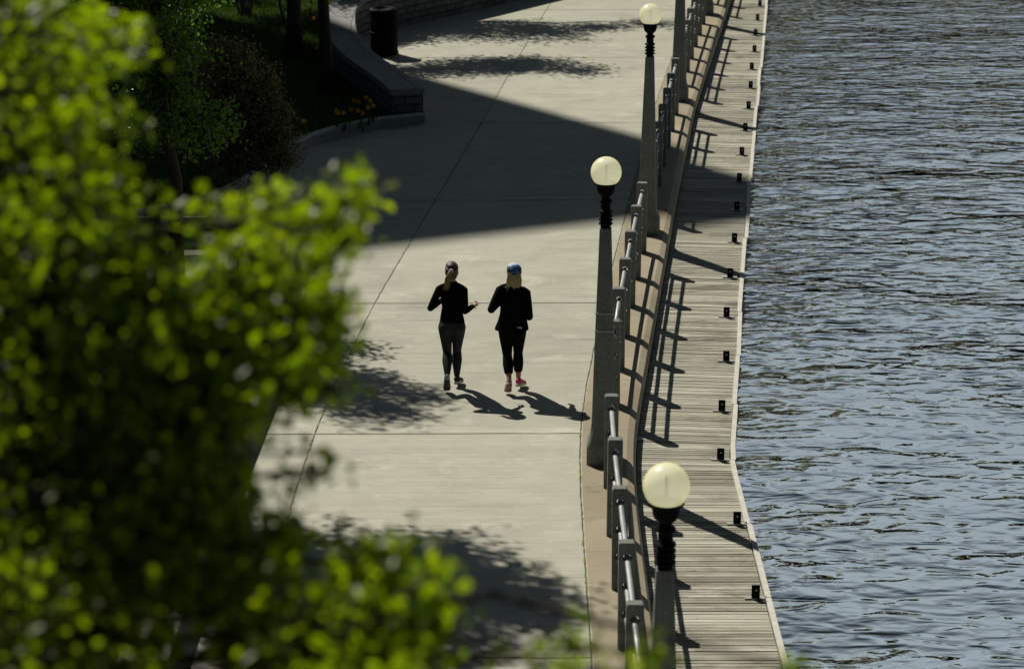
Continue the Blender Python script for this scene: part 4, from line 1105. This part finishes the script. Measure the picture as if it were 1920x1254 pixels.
    vs=MB(); vs.loft([ering((hc.x,.165,hc.z+.030),.075,.085,20,-.15),ering((hc.x,.165,hc.z+.036),.075,.085,20,-.15)]); vs.build('visor',M['cap_blue'],c,True)
    face_parts(body,hc)
    return body
runner_left((-.742,29.9,0.0)); runner_right((.005,29.83,0.0))

# ------------------------------------------------------------------ tall building out of view whose roof corner throws the pointed shadow
HB=50.0; sh_c=Vector((5.6,40.4,0)); kx=HB/math.tan(SUN_EL)
C0=Vector((sh_c.x+SUN_AZ.x*kx, sh_c.y+SUN_AZ.y*kx,0)); e1=Vector((-.74,.673,0)); e2=Vector((-.907,-.421,0))
bl=thing('office_block','tall office block out of view that throws the pointed shadow on the path','building',tuple(C0))
foot=[Vector((0,0,0)),e1*30,e1*30+e2*26,e2*26]
vs=[(p.x,p.y,z) for z in (0,HB) for p in foot]
mesh_obj('wall',vs,[(0,1,5,4),(1,2,6,5),(2,3,7,6),(3,0,4,7),(4,5,6,7)],M['facade'],bl)
for a,b in ((foot[0],foot[1]),(foot[3],foot[0])):
    d=(b-a); L=d.length; d.normalize(); nrm=Vector((d.y,-d.x,0))
    if nrm.dot((foot[0]+foot[2])*.5-(a+b)*.5) > 0: nrm=-nrm
    for fl in range(13):
        m=MB(); p=a+d*1.0+nrm*.03; q=b-d*1.0+nrm*.03; z0=1.2+fl*3.75; m.add([(p.x,p.y,z0),(q.x,q.y,z0),(q.x,q.y,z0+2.1),(p.x,p.y,z0+2.1)],[(0,1,2,3)]); m.build('window_band',M['glassdark'],bl)

# far-bank wood, mirrored in the far water
rg=np.random.default_rng(200); P=[]
for k in range(70):
    X=-25+k*2.6+rg.uniform(-1,1); Y=106+.145*(X+30)+5+rg.uniform(0,9); H=(rg.uniform(24,32) if X<17 else (rg.uniform(13,18) if X<30 else rg.uniform(6,10))); Rr=rg.uniform(2.8,4.2)
    n=300
    v=rg.normal(size=(n,3)); v/=np.linalg.norm(v,axis=1,keepdims=True); P.append(np.array([X,Y,1.5+H*.55])+v*np.array([Rr,Rr,H*.5])*rg.random((n,1))**.4)
wood=leaf_mesh('far_wood',np.concatenate(P),1.4,M['leaf_wood'],201); tag(wood,'far off wood on the opposite bank of the canal','trees',kind='stuff')

SKY_TOP = 0.17
# ------------------------------------------------------------------ light, sky, camera
w=bpy.data.worlds.new('World'); sc.world=w; w.use_nodes=True; nt=w.node_tree; nt.nodes.clear()
out=nt.nodes.new('ShaderNodeOutputWorld'); bg=nt.nodes.new('ShaderNodeBackground'); sky=nt.nodes.new('ShaderNodeTexSky')
sky.sky_type='NISHITA'; sky.sun_disc=False; sky.sun_elevation=SUN_EL; sky.sun_rotation=math.atan2(SUN_AZ.x,SUN_AZ.y)%(2*math.pi)
sky.air_density=1.0; sky.dust_density=0.6; sky.ozone_density=1.5
tc=nt.nodes.new('ShaderNodeTexCoord'); mp=nt.nodes.new('ShaderNodeMapping'); mp.inputs['Scale'].default_value=(1.3,1.3,5.5); nt.links.new(tc.outputs['Generated'],mp.inputs['Vector'])
nz=nt.nodes.new('ShaderNodeTexNoise'); nz.inputs['Scale'].default_value=2.4; nz.inputs['Detail'].default_value=7; nz.inputs['Roughness'].default_value=.6; nt.links.new(mp.outputs[0],nz.inputs['Vector'])
cr=nt.nodes.new('ShaderNodeValToRGB'); cr.color_ramp.elements[0].position=.34; cr.color_ramp.elements[0].color=(.45,.45,.45,1); cr.color_ramp.elements[1].position=.62; cr.color_ramp.elements[1].color=(.92,.92,.92,1); nt.links.new(nz.outputs['Fac'],cr.inputs[0])
mxn=nt.nodes.new('ShaderNodeMix'); mxn.data_type='RGBA'; cu=nt.nodes.new('ShaderNodeValToRGB'); cu.color_ramp.elements[0].position=.45; cu.color_ramp.elements[0].color=(1,1,1,1); cu.color_ramp.elements[1].position=.75; cu.color_ramp.elements[1].color=(.05,.05,.05,1)
sx=nt.nodes.new('ShaderNodeSeparateXYZ'); nt.links.new(tc.outputs['Generated'],sx.inputs[0]); nt.links.new(sx.outputs['Z'],cu.inputs[0])
cm=nt.nodes.new('ShaderNodeMath'); cm.operation='MULTIPLY'; nt.links.new(cr.outputs[0],cm.inputs[0]); nt.links.new(cu.outputs[0],cm.inputs[1]); nt.links.new(cm.outputs[0],mxn.inputs[0]); nt.links.new(sky.outputs[0],mxn.inputs[6]); mxn.inputs[7].default_value=(4.6,5.0,4.9,1)
# sky shaped by direction: bright low ahead for the water, dim elsewhere for dark shade
el=nt.nodes.new('ShaderNodeValToRGB'); el.color_ramp.elements[0].position=0.0; el.color_ramp.elements[0].color=(1,1,1,1)
el.color_ramp.elements[1].position=.78; el.color_ramp.elements[1].color=(SKY_TOP*.8,SKY_TOP,SKY_TOP*1.25,1)
e_=el.color_ramp.elements.new(.52); e_.color=(.9,.9,.9,1)
nt.links.new(sx.outputs['Z'],el.inputs[0])
dt=nt.nodes.new('ShaderNodeVectorMath'); dt.operation='DOT_PRODUCT'; nt.links.new(tc.outputs['Generated'],dt.inputs[0]); dt.inputs[1].default_value=(.34,.94,0)
az=nt.nodes.new('ShaderNodeMapRange'); az.inputs[1].default_value=.25; az.inputs[2].default_value=.80; az.inputs[3].default_value=0.0; az.inputs[4].default_value=1.0; nt.links.new(dt.outputs['Value'],az.inputs[0])
m1=nt.nodes.new('ShaderNodeMix'); m1.data_type='RGBA'; m1.blend_type='MULTIPLY'; m1.inputs[0].default_value=1; nt.links.new(mxn.outputs[2],m1.inputs[6]); nt.links.new(el.outputs[0],m1.inputs[7])
m2=nt.nodes.new('ShaderNodeMix'); m2.data_type='RGBA'; m2.blend_type='MULTIPLY'; m2.inputs[0].default_value=1; nt.links.new(m1.outputs[2],m2.inputs[6]); tn=nt.nodes.new('ShaderNodeMix'); tn.data_type='RGBA'; nt.links.new(az.outputs[0],tn.inputs[0]); tn.inputs[6].default_value=(.085,.135,.19,1); tn.inputs[7].default_value=(1,1,1,1); nt.links.new(tn.outputs[2],m2.inputs[7])
nt.links.new(m2.outputs[2],bg.inputs['Color']); bg.inputs['Strength'].default_value=0.085
nt.links.new(bg.outputs[0],out.inputs['Surface'])
sun=bpy.data.lights.new('Sun','SUN'); sun.energy=5.0; sun.angle=R(.53); sun.color=(1.0,.95,.84)
so=bpy.data.objects.new('Sun',sun); link(so); so.rotation_euler=(-SUN_DIR).to_track_quat('-Z','Y').to_euler(); so.location=(0,0,60)
cam=bpy.data.cameras.new('Camera'); co=bpy.data.objects.new('Camera',cam); link(co)
co.location=(0,0,CAM_H); co.rotation_euler=(R(90)-PITCH,0,0)
cam.sensor_width=36; cam.lens=F_PX/1920*36; cam.clip_start=.1; cam.clip_end=2000
cam.dof.use_dof=True; cam.dof.focus_distance=31.0; cam.dof.aperture_fstop=2.5
sc.camera=co
sc.view_settings.view_transform='Standard'; sc.view_settings.look='None'; sc.view_settings.exposure=0; sc.view_settings.gamma=1
sc.render.engine='CYCLES'
sc.cycles.max_bounces=14; sc.cycles.diffuse_bounces=7; sc.cycles.transmission_bounces=10; sc.cycles.use_denoising=True
